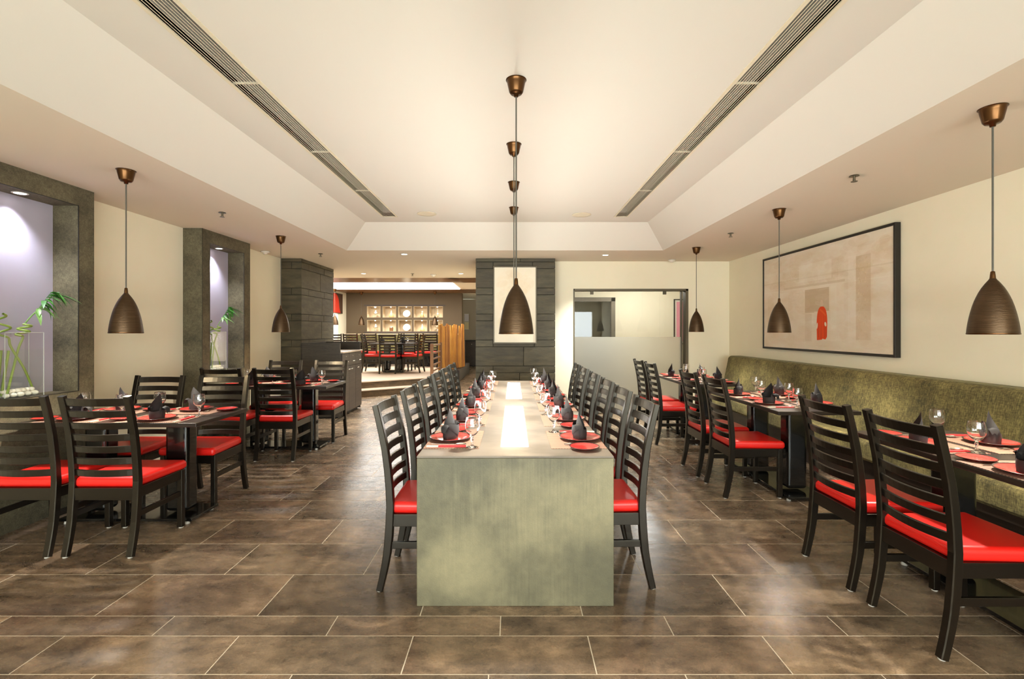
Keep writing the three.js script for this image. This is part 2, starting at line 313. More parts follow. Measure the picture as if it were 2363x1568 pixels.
// concrete niche surrounds on the niche wall
function nichePanel(d0, label, lampLabel) {
  const p = structGroup('wall_niche', label), xf = -3.475, xb = XL, d1 = d0 + 0.98, o0 = d0 + 0.135, o1 = d0 + 0.84, sill = 0.91, top = 2.395;
  const g = [span(xb, xf, 0, LOW, -d0, -o0), span(xb, xf, 0, LOW, -o1, -d1), span(xb, xf, 0, sill, -o0, -o1), span(xb, xf, top, LOW, -o0, -o1)];
  obj('surround', metric(merge(g)), M.surround, p);
  obj('niche_back', metric(span(xb, xb + 0.006, sill, top, -o0, -o1)), M.nicheBack, p);
  const e = 0.004;
  obj('edge_trim', [span(xf - e, xf + 0.0015, sill, top, -o1 + e, -o1), span(xf - e, xf + 0.0015, sill, top, -o0, -o0 - e), span(xf - e, xf + 0.0015, top - e, top, -o0, -o1), span(xf - e, xf + 0.0015, sill, sill + e, -o0, -o1), span(xf - 0.001, xf + 0.0015, 0, LOW, -d0, -d0 - 0.005)], M.black, p);
  const zc = -(o0 + o1) / 2, t = thing('niche_downlight', lampLabel, 'downlight', [-3.585, top, zc], 0, 'niche downlights');
  obj('bezel', lathe([[0.034, -0.004], [0.046, -0.004], [0.048, 0], [0.034, 0]], 28), M.white, t);
  obj('lens', cyl(0.034, 0.034, 0.004, 0, -0.0015, 0, 28), M.nicheLight, t);
  spot('niche_spot', COOL, I_NICHE, [-3.585, top - 0.012, zc], [-3.60, 0, zc], 0.85, 0.6, 1.5);
  return { sill, zc };
}
const N1 = nichePanel(3.01, 'concrete niche surround away from the slate column', 'round downlight in the niche away from the slate column');
const N2 = nichePanel(5.376, 'concrete niche surround beside the slate column', 'round downlight in the niche beside the slate column');

// ---------------------------------------------------------------- back room, steps and platform
{
  const p = structGroup('floor_platform', 'raised stone platform of the rear dining area');
  const sh = new THREE.Shape([new THREE.Vector2(-7, 9.5), new THREE.Vector2(-4.2, 9.55), new THREE.Vector2(-3.17, 10.3), new THREE.Vector2(-1.87, 11.25), new THREE.Vector2(-1.7, 11.4), new THREE.Vector2(-1.7, 16.2), new THREE.Vector2(-7, 16.2)]);
  const slab = (h, depth, off) => { const g = new THREE.ExtrudeGeometry(sh, { depth, bevelEnabled: false }); g.rotateX(-Math.PI / 2); g.translate(off[0], h - depth, off[1]); return metric(g); };
  obj('platform', slab(0.3, 0.3, [0, 0]), M.step, p);
  obj('nosing', slab(0.303, 0.02, [0.012, 0.016]), M.counter, p);
  obj('step', slab(0.15, 0.15, [0.17, 0.24]), M.step, p);
  obj('step_nosing', slab(0.153, 0.018, [0.182, 0.256]), M.counter, p);
}
const C2 = 2.635, ND = 16;
{
  const c = structGroup('ceiling_rear', 'wood and plaster ceiling of the rear dining area');
  obj('plaster', [span(-1.55, 0.4, C2, C2 + 0.1, -10.45, -20), span(-7, -1.55, C2 + 0.02, C2 + 0.1, -10.45, -20)], M.ceilLow, c);
  obj('drop_edge', span(-7, 0.4, LOW, C2 + 0.1, -10.4, -10.48), M.ceilLow, c);
  obj('wood_band', metric(merge([span(-7, -1.3, C2, C2 + 0.03, -10.5, -12.45), span(-7, -0.6, C2, C2 + 0.03, -14.5, -16.0), span(-1.3, -0.6, C2 - 0.004, C2 + 0.03, -11.35, -12.45)])), M.woodCeil, c);
  struct(obj('wall_corridor', [span(-0.55, -0.4, 0, C2, -8.3, -20), span(-0.585, 0.4, 0, C2, -8.4, -8.3)], M.wall), 'cream wall of the corridor');
  struct(obj('wall_rear', span(-7, 0.4, 0, C2, -19.2, -19.35), M.wallTaupe), 'taupe wall at the end of the corridor');
  struct(obj('wall_rear_side', [metric(span(-5.7, -5.55, 0.3, C2, -9, -16.3)), metric(span(-7, -3.80, 0, C2, -9.0, -9.12))], M.wall), 'cream side wall of the rear dining area');
  const t = thing('ceiling_light_panel', 'wide glowing white ceiling panel over the raised dining area', 'light panel', [-4.2, C2, -13.48]);
  obj('diffuser', span(-2.6, 2.6, -0.004, 0.01, -1.0, 1.0), M.panel, t);
  area('ceiling_light_panel_glow', 5.0, 1.9, SOFT, I_BACKPANEL, [-4.2, C2 - 0.012, -13.48], [-4.2, 0, -13.4801]);
}
// niche wall of the rear area
const NX = k => -4.86 + k * 0.519, NW = 0.45, NY = [[1.823, 2.197], [1.362, 1.741]];
{
  const w = structGroup('wall_display', 'brown wall with ten lit display niches');
  const s = new THREE.Shape([new THREE.Vector2(-5.6, 0.3), new THREE.Vector2(-1.7, 0.3), new THREE.Vector2(-1.7, C2), new THREE.Vector2(-5.6, C2)]);
  for (let k = 0; k < 5; k++) for (const [a, b] of NY) { const h = new THREE.Path(); h.moveTo(NX(k), a); h.lineTo(NX(k), b); h.lineTo(NX(k) + NW, b); h.lineTo(NX(k) + NW, a); h.lineTo(NX(k), a); s.holes.push(h); }
  const g = new THREE.ExtrudeGeometry(s, { depth: 0.3, bevelEnabled: false }); g.translate(0, 0, -ND - 0.3); obj('panel', g, M.darkWall, w);
  obj('back', span(-5.6, -1.7, 0.3, C2, -ND - 0.3, -ND - 0.34), M.liner, w);
  for (let k = 0; k < 5; k++) for (const [a, b] of NY) {
    const x0 = NX(k), x1 = x0 + NW, e = 0.012;
    obj('niche_liner', [span(x0, x0 + e, a, b, -ND - 0.3, -ND + 0.004), span(x1 - e, x1, a, b, -ND - 0.3, -ND + 0.004), span(x0 + e, x1 - e, a, a + e, -ND - 0.3, -ND + 0.004), span(x0 + e, x1 - e, b - e, b, -ND - 0.3, -ND + 0.004)], M.liner, w);
  }
  obj('frame_trim', [span(-4.95, -2.25, 2.205, 2.25, -ND, -ND + 0.02), span(-4.95, -2.25, 1.31, 1.355, -ND, -ND + 0.02)], M.darkWall2, w);
  const rows = ['upper', 'lower'];
  const mk = {
    urn: t => { obj('body', lathe([[0, 0], [0.05, 0], [0.02, 0.03], [0.03, 0.05], [0.075, 0.12], [0.05, 0.17], [0.02, 0.185], [0.03, 0.2], [0, 0.24]], 20), M.silver, t); },
    bottle: t => { obj('body', lathe([[0, 0], [0.075, 0], [0.08, 0.03], [0.045, 0.12], [0.02, 0.15], [0.022, 0.19], [0, 0.19]], 20), M.amber, t); obj('stopper', lathe([[0, 0.19], [0.02, 0.195], [0, 0.235]], 16), M.silver, t); },
    plate: t => { const g = lathe([[0, 0], [0.06, 0.004], [0.115, 0.022], [0.118, 0.026], [0.06, 0.012], [0, 0.008]], 28); g.rotateX(1.25); g.translate(0, 0.115, 0); obj('plate_disc', g, M.shell, t); obj('stand', rspan(-0.05, 0.09, 0, 0.015, -0.05, 0.05), M.oak, t); },
    figure: t => { obj('body', lathe([[0, 0], [0.06, 0], [0.05, 0.04], [0.055, 0.1], [0.025, 0.14], [0.02, 0.15], [0.032, 0.175], [0.02, 0.205], [0, 0.21]], 18), M.amber, t); obj('base', rspan(-0.07, 0.07, 0, 0.02, -0.05, 0.05), M.oak, t); },
    lantern: t => { obj('bowl', lathe([[0, 0], [0.02, 0.01], [0.035, 0.05], [0.06, 0.09], [0.05, 0.11], [0.02, 0.13], [0.01, 0.15], [0, 0.15]], 18), M.silver, t); obj('chain', cyl(0.004, 0.004, 0.18, 0, 0.24, 0, 8), M.silver, t); },
    jar: t => { obj('body', lathe([[0, 0], [0.06, 0], [0.065, 0.1], [0.055, 0.13], [0, 0.13]], 18), M.oak, t); obj('lid', lathe([[0.06, 0.13], [0.04, 0.15], [0, 0.155]], 18), M.silver, t); },
    bowl: t => { obj('body', lathe([[0, 0], [0.05, 0], [0.02, 0.03], [0.02, 0.09], [0.09, 0.13], [0.095, 0.16], [0.085, 0.16], [0.0, 0.12]], 22), M.silver, t); },
  };
  const what = [['urn', 'bottle', 'plate', 'figure', 'lantern'], ['urn', 'jar', 'plate', 'bottle', 'bowl']];
  const say = { urn: ['silver_urn', 'silver lidded urn', 'urn'], bottle: ['perfume_bottle', 'amber conical bottle', 'bottle'], plate: ['display_plate', 'pale plate', 'plate'], figure: ['figurine', 'small amber figurine', 'figurine'], lantern: ['hanging_lantern', 'small hanging silver lantern', 'lantern'], jar: ['lidded_jar', 'brown lidded jar', 'jar'], bowl: ['footed_bowl', 'silver footed bowl', 'bowl'] };
  for (let k = 0; k < 5; k++) for (let r = 0; r < 2; r++) {
    const kind = what[r][k], [n, l, c] = say[kind], a = NY[r][0] + 0.012, x = NX(k) + NW / 2 + (k === 2 ? 0.03 : 0.03);
    mk[kind](thing(n, `${l} in the ${rows[r]} row of lit display niches, ${ORD[k + 1]} from cream corner`, c, [x, a, -ND - 0.14], 0, 'ornaments in the display niches'));
    const t = thing('display_light', `tiny spotlight over the ${rows[r]} display niche, ${ORD[k + 1]} from cream corner`, 'spotlight', [x, NY[r][1] - 0.012, -ND - 0.07], 0, 'display niche spotlights');
    const big = k === 0 && r === 0 ? 1.6 : 1;
    obj('bulb', new THREE.SphereGeometry(0.022 * big, 14, 10), M.downlight, t);
    obj('holder', lathe([[0.03, 0], [0.034, 0.006], [0.03, 0.012], [0.0, 0.012]], 16), M.white, t);
    spot('display_spot', SOFT, 0.6 * big, [x, NY[r][1] - 0.05, -ND - 0.07], [x, 0, -ND - 0.17], 1.0, 0.6, 1);
  }
}

// ---------------------------------------------------------------- room behind the glass partition
{
  const zi = -10.7;
  struct(obj('wall_inner', [metric(span(0.35, 1.30, 0, LOW, zi, zi - 0.12)), metric(span(2.265, 4.6, 0, LOW, zi, zi - 0.12)), metric(span(1.30, 2.265, 2.118, LOW, zi, zi - 0.12)), metric(span(4.45, 4.6, 0, LOW, zi, ZB - 0.12)), metric(span(0.2, 0.35, 0, LOW, -15.2, -8.1)), metric(span(XR, 4.6, 0, LOW, ZB - 0.12, ZB - 0.0))], M.wall), 'cream walls of the room behind the glass partition');
  struct(obj('ceiling_inner', span(0.2, 4.6, LOW, LOW + 0.12, -15.2, ZB), M.ceilLow), 'ceiling of the room behind the glass partition');
  struct(obj('wall_inner_rear', [span(0.2, 4.6, 0, LOW, -15.0, -15.2), span(3.4, 3.5, 0, LOW, zi - 0.12, -15.0)], M.wall), 'cream wall beyond the inner doorway');
  const dr = structGroup('door_1', 'dark framed doorway inside the room behind the glass');
  obj('door_frame', [span(2.18, 2.27, 0, 2.118, zi + 0.02, zi - 0.14), span(1.30, 2.27, 2.04, 2.13, zi + 0.02, zi - 0.14)], M.jamb, dr);
  const pk = thing('pink_picture', 'tall pink picture in a dark frame behind the glass partition', 'picture', [3.83, 1.59, zi]);
  obj('frame', [rspan(-0.26, -0.24, -0.5, 0.5, 0, 0.035), rspan(0.24, 0.26, -0.5, 0.5, 0, 0.035), rspan(-0.26, 0.26, 0.48, 0.5, 0, 0.035), rspan(-0.26, 0.26, -0.5, -0.48, 0, 0.035)], M.frame, pk);
  obj('mount', span(-0.25, 0.25, -0.49, 0.49, 0.004, 0.012), M.white, pk); obj('print', span(-0.2, 0.2, -0.44, 0.44, 0.012, 0.014), std({ color: 0xe79aa8, roughness: 0.6 }), pk);
  const t = thing('ceiling_lamp', 'round ceiling lamp in the room behind the glass partition', 'ceiling lamp', [2.6, LOW, -9.4]);
  obj('diffuser', lathe([[0, -0.06], [0.12, -0.05], [0.16, -0.02], [0.16, 0]], 24), M.downlight, t);
  const l = new THREE.PointLight(SOFT, I_INNER, 0, 2); l.name = 'ceiling_lamp_light'; l.position.set(2.6, LOW - 0.16, -9.4); l.castShadow = true; l.shadow.radius = 4; scene.add(l);
}
// the glass partition in the back wall
{
  const w = structGroup('window_1', 'frameless glass partition with a frosted lower half');
  obj('frame', [rspan(1.0, 1.022, 0, 2.085, ZB + 0.012, ZB - 0.13), rspan(2.86, 2.905, 0, 2.085, ZB + 0.012, ZB - 0.13), rspan(1.0, 2.905, 2.05, 2.085, ZB + 0.012, ZB - 0.13), rspan(2.80, 2.82, 0, 2.05, ZB - 0.02, ZB - 0.1)], M.jamb, w);
  { const p = new THREE.PlaneGeometry(1.77, 0.743); p.translate(1.915, 1.6585, ZB - 0.054); obj('clear_pane', p, M.pane, w); }
  obj('frosted_pane', span(1.03, 2.80, 0.02, 1.286, ZB - 0.05, ZB - 0.058), M.frost, w);
  for (const x of [1.316, 2.53]) obj('clip', [rspan(x - 0.026, x + 0.026, 1.995, 2.052, ZB - 0.035, ZB - 0.072), rspan(x - 0.026, x + 0.026, 0.0, 0.055, ZB - 0.035, ZB - 0.072)], M.jamb, w);
}

// ---------------------------------------------------------------- pendant lamps
const shadeProfile = [[0, 0.12], [0.03, 0.17], [0.06, 0.235], [0.1, 0.31], [0.17, 0.43], [0.25, 0.54], [0.33, 0.63], [0.4, 0.70], [0.5, 0.78], [0.6, 0.845], [0.7, 0.90], [0.8, 0.945], [0.9, 0.98], [1, 1]].map(([t, k]) => [k * 0.101, 0.288 * (1 - t)]);
const shadeGeo = lathe([...shadeProfile].reverse(), 48), shadeInGeo = lathe([...shadeProfile.map(p => [Math.max(0.004, p[0] - 0.003), p[1] - 0.002]).reverse()], 48);
const shadeRim = lathe([[0.098, 0.0], [0.101, -0.001], [0.103, 0.004], [0.101, 0.006]], 48);
const canopyGeo = lathe([[0, -0.098], [0.012, -0.098], [0.014, -0.084], [0.032, -0.082], [0.041, -0.07], [0.052, -0.02], [0.054, -0.004], [0.06, -0.002], [0.06, 0]], 36);
const capGeo = lathe([[0.005, 0.325], [0.009, 0.322], [0.011, 0.305], [0.012, 0.292], [0.013, 0.286]], 24);
const bulbGeo = new THREE.SphereGeometry(0.03, 18, 12);
function pendant(x, z, ceilY, label, group, lit = true, bottom = 1.375, s = 1) {
  const t = thing('pendant_lamp', label, 'pendant lamp', [x, bottom, z], 0, group);
  const H = ceilY - bottom;
  const sh = obj('shade', shadeGeo, M.lamp, t); obj('shade_lining', shadeInGeo, M.lampIn, sh); obj('rim', shadeRim, M.canopy, sh);
  obj('cap', capGeo, M.canopy, t);
  obj('cord', cyl(0.0042, 0.0042, H - 0.09 - 0.32, 0, (H - 0.09 + 0.32) / 2, 0, 8), M.cord, t);
  const c = obj('canopy', canopyGeo, M.canopy, t); c.position.y = H;
  const b = obj('bulb', bulbGeo, M.bulb, t); b.position.y = 0.075;
  if (lit) { const l = new THREE.PointLight(WARM, I_PENDANT, 0, 2); l.name = 'pendant_light'; l.position.set(x, bottom + 0.075, z); l.castShadow = true; l.shadow.radius = 1.4; scene.add(l); }
  return t;
}
[[0.018, 2.804], [0.0065, 3.77], [0.0075, 4.74], [0.009, 5.71]].forEach(([x, d], i) => pendant(x, -d, HIGH, `bronze bell pendant lamp over the long table, ${ORD[4 - i]} from the slate pillar`, 'pendants over the long table'));
pendant(-2.766, -3.438, LOW, 'bronze bell pendant lamp over the second niche-wall table from the sideboard', 'pendants over the side tables');
pendant(-2.823, -5.847, LOW, 'bronze bell pendant lamp over the first niche-wall table from the sideboard', 'pendants over the side tables');
[[2.466, 2.473], [2.515, 4.547], [2.53, 6.64]].forEach(([x, d], i) => pendant(x, -d, LOW, `bronze bell pendant lamp over the ${ORD[3 - i]} banquette table from the glass partition`, 'pendants over the side tables'));
pendant(-4.9, -15.55, C2, 'small pendant lamp before the display wall near the cream corner', 'pendants of the rear area', false, 1.56);
pendant(-2.5, -15.4, C2, 'small pendant lamp before the last display niche', 'pendants of the rear area', false, 1.56);
pendant(-5.3, -14.3, C2, 'pendant lamp by the daylight window of the rear area', 'pendants of the rear area', false, 1.56);

// ---------------------------------------------------------------- ceiling fittings
function ceilingThing(name, label, cat, x, d, y, group, build) { const t = thing(name, label, cat, [x, y, -d], 0, group); build(t); return t; }
const downlightAt = (x, d, label, k = 1) => {
  ceilingThing('recessed_downlight', label, 'downlight', x, d, LOW, 'recessed ceiling downlights', t => { obj('bezel', lathe([[0.042, -0.005], [0.058, -0.004], [0.06, 0], [0.042, 0]], 28), M.white, t); obj('lens', cyl(0.042, 0.042, 0.004, 0, -0.002, 0, 28), M.downlight, t); });
  spot('downlight_spot', SOFT, I_DOWN * k, [x, LOW - 0.012, -d], [x, 0, -d - 0.05], 0.95, 0.7, 2);
};
downlightAt(-1.63, 7.21, 'round downlight in the ceiling between slate column and slate pillar');
downlightAt(1.40, 7.29, 'round downlight in the ceiling in front of the glass partition');
downlightAt(-3.01, 9.68, 'round downlight in the ceiling above the steps, beside slate column');
downlightAt(-1.05, 9.68, 'round downlight in the ceiling above the corridor, beside slate pillar');
const sprinklerGeo = [cyl(0.03, 0.034, 0.006, 0, -0.003, 0, 20), cyl(0.009, 0.009, 0.03, 0, -0.02, 0, 10), cyl(0.022, 0.022, 0.003, 0, -0.045, 0, 16), box(0.004, 0.02, 0.004, 0.008, -0.036, 0), box(0.004, 0.02, 0.004, -0.008, -0.036, 0)];
for (const [x, d, l] of [[-2.82, 4.664, 'between the two niche-wall pendant lamps'], [-2.87, 7.17, 'just in front of the slate column'], [2.52, 3.554, 'near the third banquette table from the partition'], [2.56, 5.66, 'between the pendant lamps by the painting'], [-2.03, 9.7, 'above the steps to the rear area']])
  ceilingThing('sprinkler_head', `small chrome sprinkler head on the ceiling ${l}`, 'sprinkler', x, d, LOW, 'ceiling sprinklers', t => { obj('rosette', sprinklerGeo[0], M.steel, t); obj('nozzle', sprinklerGeo.slice(1).map(g => g.clone()), M.steel, t); });
for (const [x, d, l] of [[-3.58, 6.95, 'beside the slate column'], [2.57, 7.78, 'beside the glass partition'], [-1.63, 9.83, 'above the steps']])
  ceilingThing('smoke_detector', `round white smoke detector on the ceiling ${l}`, 'smoke detector', x, d, LOW, 'smoke detectors', t => { obj('base', lathe([[0.055, -0.018], [0.06, -0.014], [0.06, 0], [0, 0]], 28), M.white, t); obj('sensor', lathe([[0, -0.045], [0.025, -0.045], [0.03, -0.03], [0.045, -0.024], [0.05, -0.018]], 28), M.white, t); });
for (const [x, d, l] of [[-1.08, 6.02, 'toward the niche wall'], [0.864, 6.07, 'toward the banquette wall']])
  ceilingThing('ceiling_speaker', `flat round ceiling speaker in the tray ${l}`, 'speaker', x, d, HIGH, 'ceiling speakers', t => { obj('rim', lathe([[0.105, -0.006], [0.118, -0.005], [0.12, 0], [0.105, 0]], 36), M.diffuser, t); obj('grille', cyl(0.105, 0.105, 0.004, 0, -0.002, 0, 36), M.diffuser, t); });

// ---------------------------------------------------------------- chair
function sweepYZ(pts, x, w) {   // rectangular bar along a curve in the y-z plane
  const pos = [], idx = []; const c = 0.004;
  const ring = pts.map((p, i) => {
    const a = pts[Math.max(0, i - 1)], b = pts[Math.min(pts.length - 1, i + 1)], ty = b[0] - a[0], tz = b[1] - a[1], L = Math.hypot(ty, tz), ny = -tz / L, nz = ty / L, h = p[2] / 2, hw = w / 2;
    return [[-hw + c, -h], [hw - c, -h], [hw, -h + c], [hw, h - c], [hw - c, h], [-hw + c, h], [-hw, h - c], [-hw, -h + c]].map(([u, v]) => [x + u, p[0] + ny * v, p[1] + nz * v]);
  });
  const out = [];
  const quad = (a, b, cc, d) => out.push(...a, ...b, ...cc, ...a, ...cc, ...d);
  for (let i = 0; i + 1 < ring.length; i++) for (let k = 0; k < 8; k++) { const j = (k + 1) % 8; quad(ring[i][k], ring[i + 1][k], ring[i + 1][j], ring[i][j]); }
  for (const [r, f] of [[ring[0], 1], [ring[ring.length - 1], -1]]) for (let k = 1; k < 7; k++) f > 0 ? out.push(...r[0], ...r[k], ...r[k + 1]) : out.push(...r[0], ...r[k + 1], ...r[k]);
  return fromTris(out);
}
function fromTris(out, crease = true) {
  const g = new THREE.BufferGeometry(); g.setAttribute('position', new THREE.Float32BufferAttribute(out, 3)); g.computeVertexNormals();
  g.setAttribute('uv', new THREE.Float32BufferAttribute(new Float32Array(out.length / 3 * 2), 2)); return g;
}
const postZ = y => { const t = [[0, -0.262], [0.1, -0.238], [0.2, -0.221], [0.32, -0.209], [0.45, -0.204], [0.6, -0.212], [0.75, -0.232], [0.88, -0.258], [0.99, -0.285]]; for (let i = 0; i + 1 < t.length; i++) if (y <= t[i + 1][0]) return t[i][1] + (t[i + 1][1] - t[i][1]) * (y - t[i][0]) / (t[i + 1][0] - t[i][0]); return t[t.length - 1][1]; };
function slatGeo(y, h) {
  const out = [], n = 10, W = 0.186, T = 0.014, ring = [];
  for (let i = 0; i <= n; i++) {
    const x = -W + 2 * W * i / n, b = 0.03 * (1 - (x / W) ** 2), e = 0.003;
    const z0 = postZ(y - h / 2) - b, z1 = postZ(y + h / 2) - b;
    ring.push([[x, y - h / 2, z0 - T / 2 + e], [x, y - h / 2 + e, z0 - T / 2], [x, y + h / 2 - e, z1 - T / 2], [x, y + h / 2, z1 - T / 2 + e], [x, y + h / 2, z1 + T / 2 - e], [x, y + h / 2 - e, z1 + T / 2], [x, y - h / 2 + e, z0 + T / 2], [x, y - h / 2, z0 + T / 2 - e]]);
  }
  for (let i = 0; i < n; i++) for (let k = 0; k < 8; k++) { const j = (k + 1) % 8, a = ring[i][k], b = ring[i + 1][k], c = ring[i + 1][j], d = ring[i][j]; out.push(...a, ...d, ...c, ...a, ...c, ...b); }
  for (const [r, f] of [[ring[0], -1], [ring[n], 1]]) for (let k = 1; k < 7; k++) f > 0 ? out.push(...r[0], ...r[k], ...r[k + 1]) : out.push(...r[0], ...r[k + 1], ...r[k]);
  return fromTris(out);
}
const CH = (() => {
  const post = s => sweepYZ([0, 0.06, 0.13, 0.2, 0.28, 0.36, 0.45, 0.55, 0.65, 0.75, 0.85, 0.93, 0.99].map(y => [y, postZ(y), y < 0.3 ? 0.034 + 0.03 * y : 0.043 - 0.012 * (y - 0.3) / 0.7]), s * 0.2, 0.038);
  const cushion = new RoundedBoxGeometry(0.445, 0.062, 0.44, 5, 0.026); {
    const p = cushion.attributes.position;
    for (let i = 0; i < p.count; i++) { const x = p.getX(i), y = p.getY(i), z = p.getZ(i), k = 1 - 0.10 * (0.22 - z) / 0.44; p.setX(i, x * k); if (y > 0) p.setY(i, y + 0.018 * (1 - (x / 0.23) ** 2) * (1 - (z / 0.23) ** 2)); p.setZ(i, z + 0.01); }
    cushion.computeVertexNormals(); cushion.translate(0, 0.441, 0);
  }
  const frontLeg = s => rbox(0.036, 0.405, 0.036, 0.004, s * 0.198, 0.2085, 0.19, 1);
  const frame = [rspan(-0.185, 0.185, 0.345, 0.412, 0.178, 0.202, 0.003), rspan(-0.185, 0.185, 0.335, 0.412, -0.222, -0.198, 0.003), rspan(-0.21, -0.188, 0.345, 0.412, -0.2, 0.2, 0.003), rspan(0.188, 0.21, 0.345, 0.412, -0.2, 0.2, 0.003), span(-0.19, 0.19, 0.4, 0.41, -0.2, 0.2)];
  return { posts: [post(-1), post(1)], cushion, legs: [frontLeg(-1), frontLeg(1)], frame: merge(frame), slats: [0.957, 0.882, 0.807, 0.732, 0.657, 0.582, 0.507].map((y, i) => slatGeo(y, i ? 0.042 : 0.048)), str: [-1, 1].map(s => rspan(s * 0.198 - 0.009, s * 0.198 + 0.009, 0.225, 0.262, -0.21, 0.18, 0.003)), glide: cyl(0.013, 0.015, 0.006, 0, 0.003, 0, 12) };
})();
let chairProto = null;
function chair(x, z, turn, label, group, y = 0) {
  if (chairProto) return dup(chairProto, [x, y, z], turn, label, group);
  const t = thing('dining_chair', label, 'chair', [x, y, z], turn, group);
  obj('seat', CH.cushion, M.red, t).userData.label = 'red vinyl seat cushion';
  obj('seat_frame', CH.frame, M.wood, t);
  for (const g of CH.posts) { const p = obj('back_post', g, M.wood, t); p.position.y = 0.004; }
  for (const g of CH.legs) obj('leg', g, M.wood, t);
  for (const g of CH.slats) obj('back_slat', g, M.wood, t);
  for (const g of CH.str) obj('stretcher', g, M.wood, t);
  for (const [gx, gz] of [[-0.2, -0.262], [0.2, -0.262], [-0.198, 0.19], [0.198, 0.19]]) { const g = obj('glide', CH.glide, M.glide, t); g.position.set(gx, 0, gz); }
  chairProto = t; return t;
}
const R90 = Math.PI / 2, R180 = Math.PI - 0.004, RF = 0.262;
const CHL = 'black ladder-back chair with red seat';
// long table
[2.78, 3.40, 4.0, 4.62, 5.2, 5.78].forEach((d, i) => chair(-0.715 + RF, -d, R90 + (rnd() - 0.5) * 0.03, `${CHL}, niche side of long table, ${ORD[6 - i]} from slate pillar`, 'chairs at the long table'));
[2.80, 3.38, 3.93, 4.55, 5.2, 5.78].forEach((d, i) => chair(0.75 - RF, -d, -R90 + (rnd() - 0.5) * 0.03, `${CHL}, banquette side of long table, ${ORD[6 - i]} from slate pillar`, 'chairs at the long table'));
// banquette tables
[[1.818, 2.24, 3, 'away from'], [1.81, 2.78, 3, 'toward'], [1.765, 4.2, 2, 'away from'], [1.755, 4.78, 2, 'toward'], [1.74, 6.05, 1, 'away from'], [1.74, 6.62, 1, 'toward']].forEach(([x, d, n, e]) =>
  chair(x + RF, -d, R90, `black red-seated chair, end ${e} partition, ${ORD[n]} banquette table from glass partition`, 'chairs at the banquette tables'));
// niche-wall tables
[[-2.55, 2.955, 1, 2, 'aisle', 'away from'], [-3.06, 2.955, 1, 2, 'wall', 'away from'], [-2.56, 4.25, 0, 2, 'aisle', 'toward'], [-3.13, 4.25, 0, 2, 'wall', 'toward'], [-2.545, 5.12, 1, 1, 'aisle', 'away from'], [-3.10, 5.12, 1, 1, 'wall', 'away from'], [-2.43, 6.42, 0, 1, 'aisle', 'toward'], [-3.04, 6.42, 0, 1, 'wall', 'toward']].forEach(([x, d, away, n, e, side]) =>
  chair(x, -d + (away ? -RF : RF), away ? R180 : 0.003, `black red-seated chair, ${e} end, side ${side} sideboard, ${ORD[n]} niche-wall table from sideboard`, 'chairs at the niche-wall tables'));

// ---------------------------------------------------------------- long table
const TT = 0.76;
{
  const t = thing('long_table', 'long concrete communal table with two glowing panels in its top', 'table', [0.011, 0, -4.25]);
  const W = 0.498, L = 1.82;
  const s = new THREE.Shape([new THREE.Vector2(-W, -L), new THREE.Vector2(W, -L), new THREE.Vector2(W, L), new THREE.Vector2(-W, L)]);
  const P = [[0.20, 1.63], [-1.62, -0.21]];
  for (const [a, b] of P) { const h = new THREE.Path(); h.moveTo(-0.078, a); h.lineTo(-0.078, b); h.lineTo(0.073, b); h.lineTo(0.073, a); h.lineTo(-0.078, a); s.holes.push(h); }
  const g = new THREE.ExtrudeGeometry(s, { depth: 0.006, bevelEnabled: true, bevelThickness: 0.003, bevelSize: 0.003, bevelSegments: 1, bevelOffset: -0.003 });
  g.rotateX(R90); g.translate(0, TT - 0.003, 0);
  obj('table_top', metric(g), M.tableTop, t);
  obj('end_panel', metric(rspan(-W, W, 0, TT - 0.0122, L - 0.05, L, 0.003), 0.3, 0.2), M.concrete, t);
  obj('end_panel', metric(rspan(-W, W, 0, TT - 0.0122, -L, -L + 0.05, 0.003)), M.concrete, t);
  obj('core_board', metric(span(-W, W, TT - 0.06, TT - 0.0123, -L + 0.0502, L - 0.0502)), M.tableTop, t);
  obj('beam', [span(-0.10, 0.10, 0.62, TT - 0.0605, -L + 0.05, L - 0.05)], M.concrete, t);
  for (const [a, b] of P) {
    obj('light_panel', span(-0.0765, 0.0715, TT - 0.0118, TT - 0.004, a + 0.001, b - 0.001), M.panel, t);
    area('light_panel_glow', 0.14, b - a - 0.02, SOFT, I_PANEL, [0.011 - 0.0025, TT + 0.004, -4.25 + (a + b) / 2], [0.011 - 0.0025, 3, -4.25 + (a + b) / 2 + 0.0001]);
  }
}
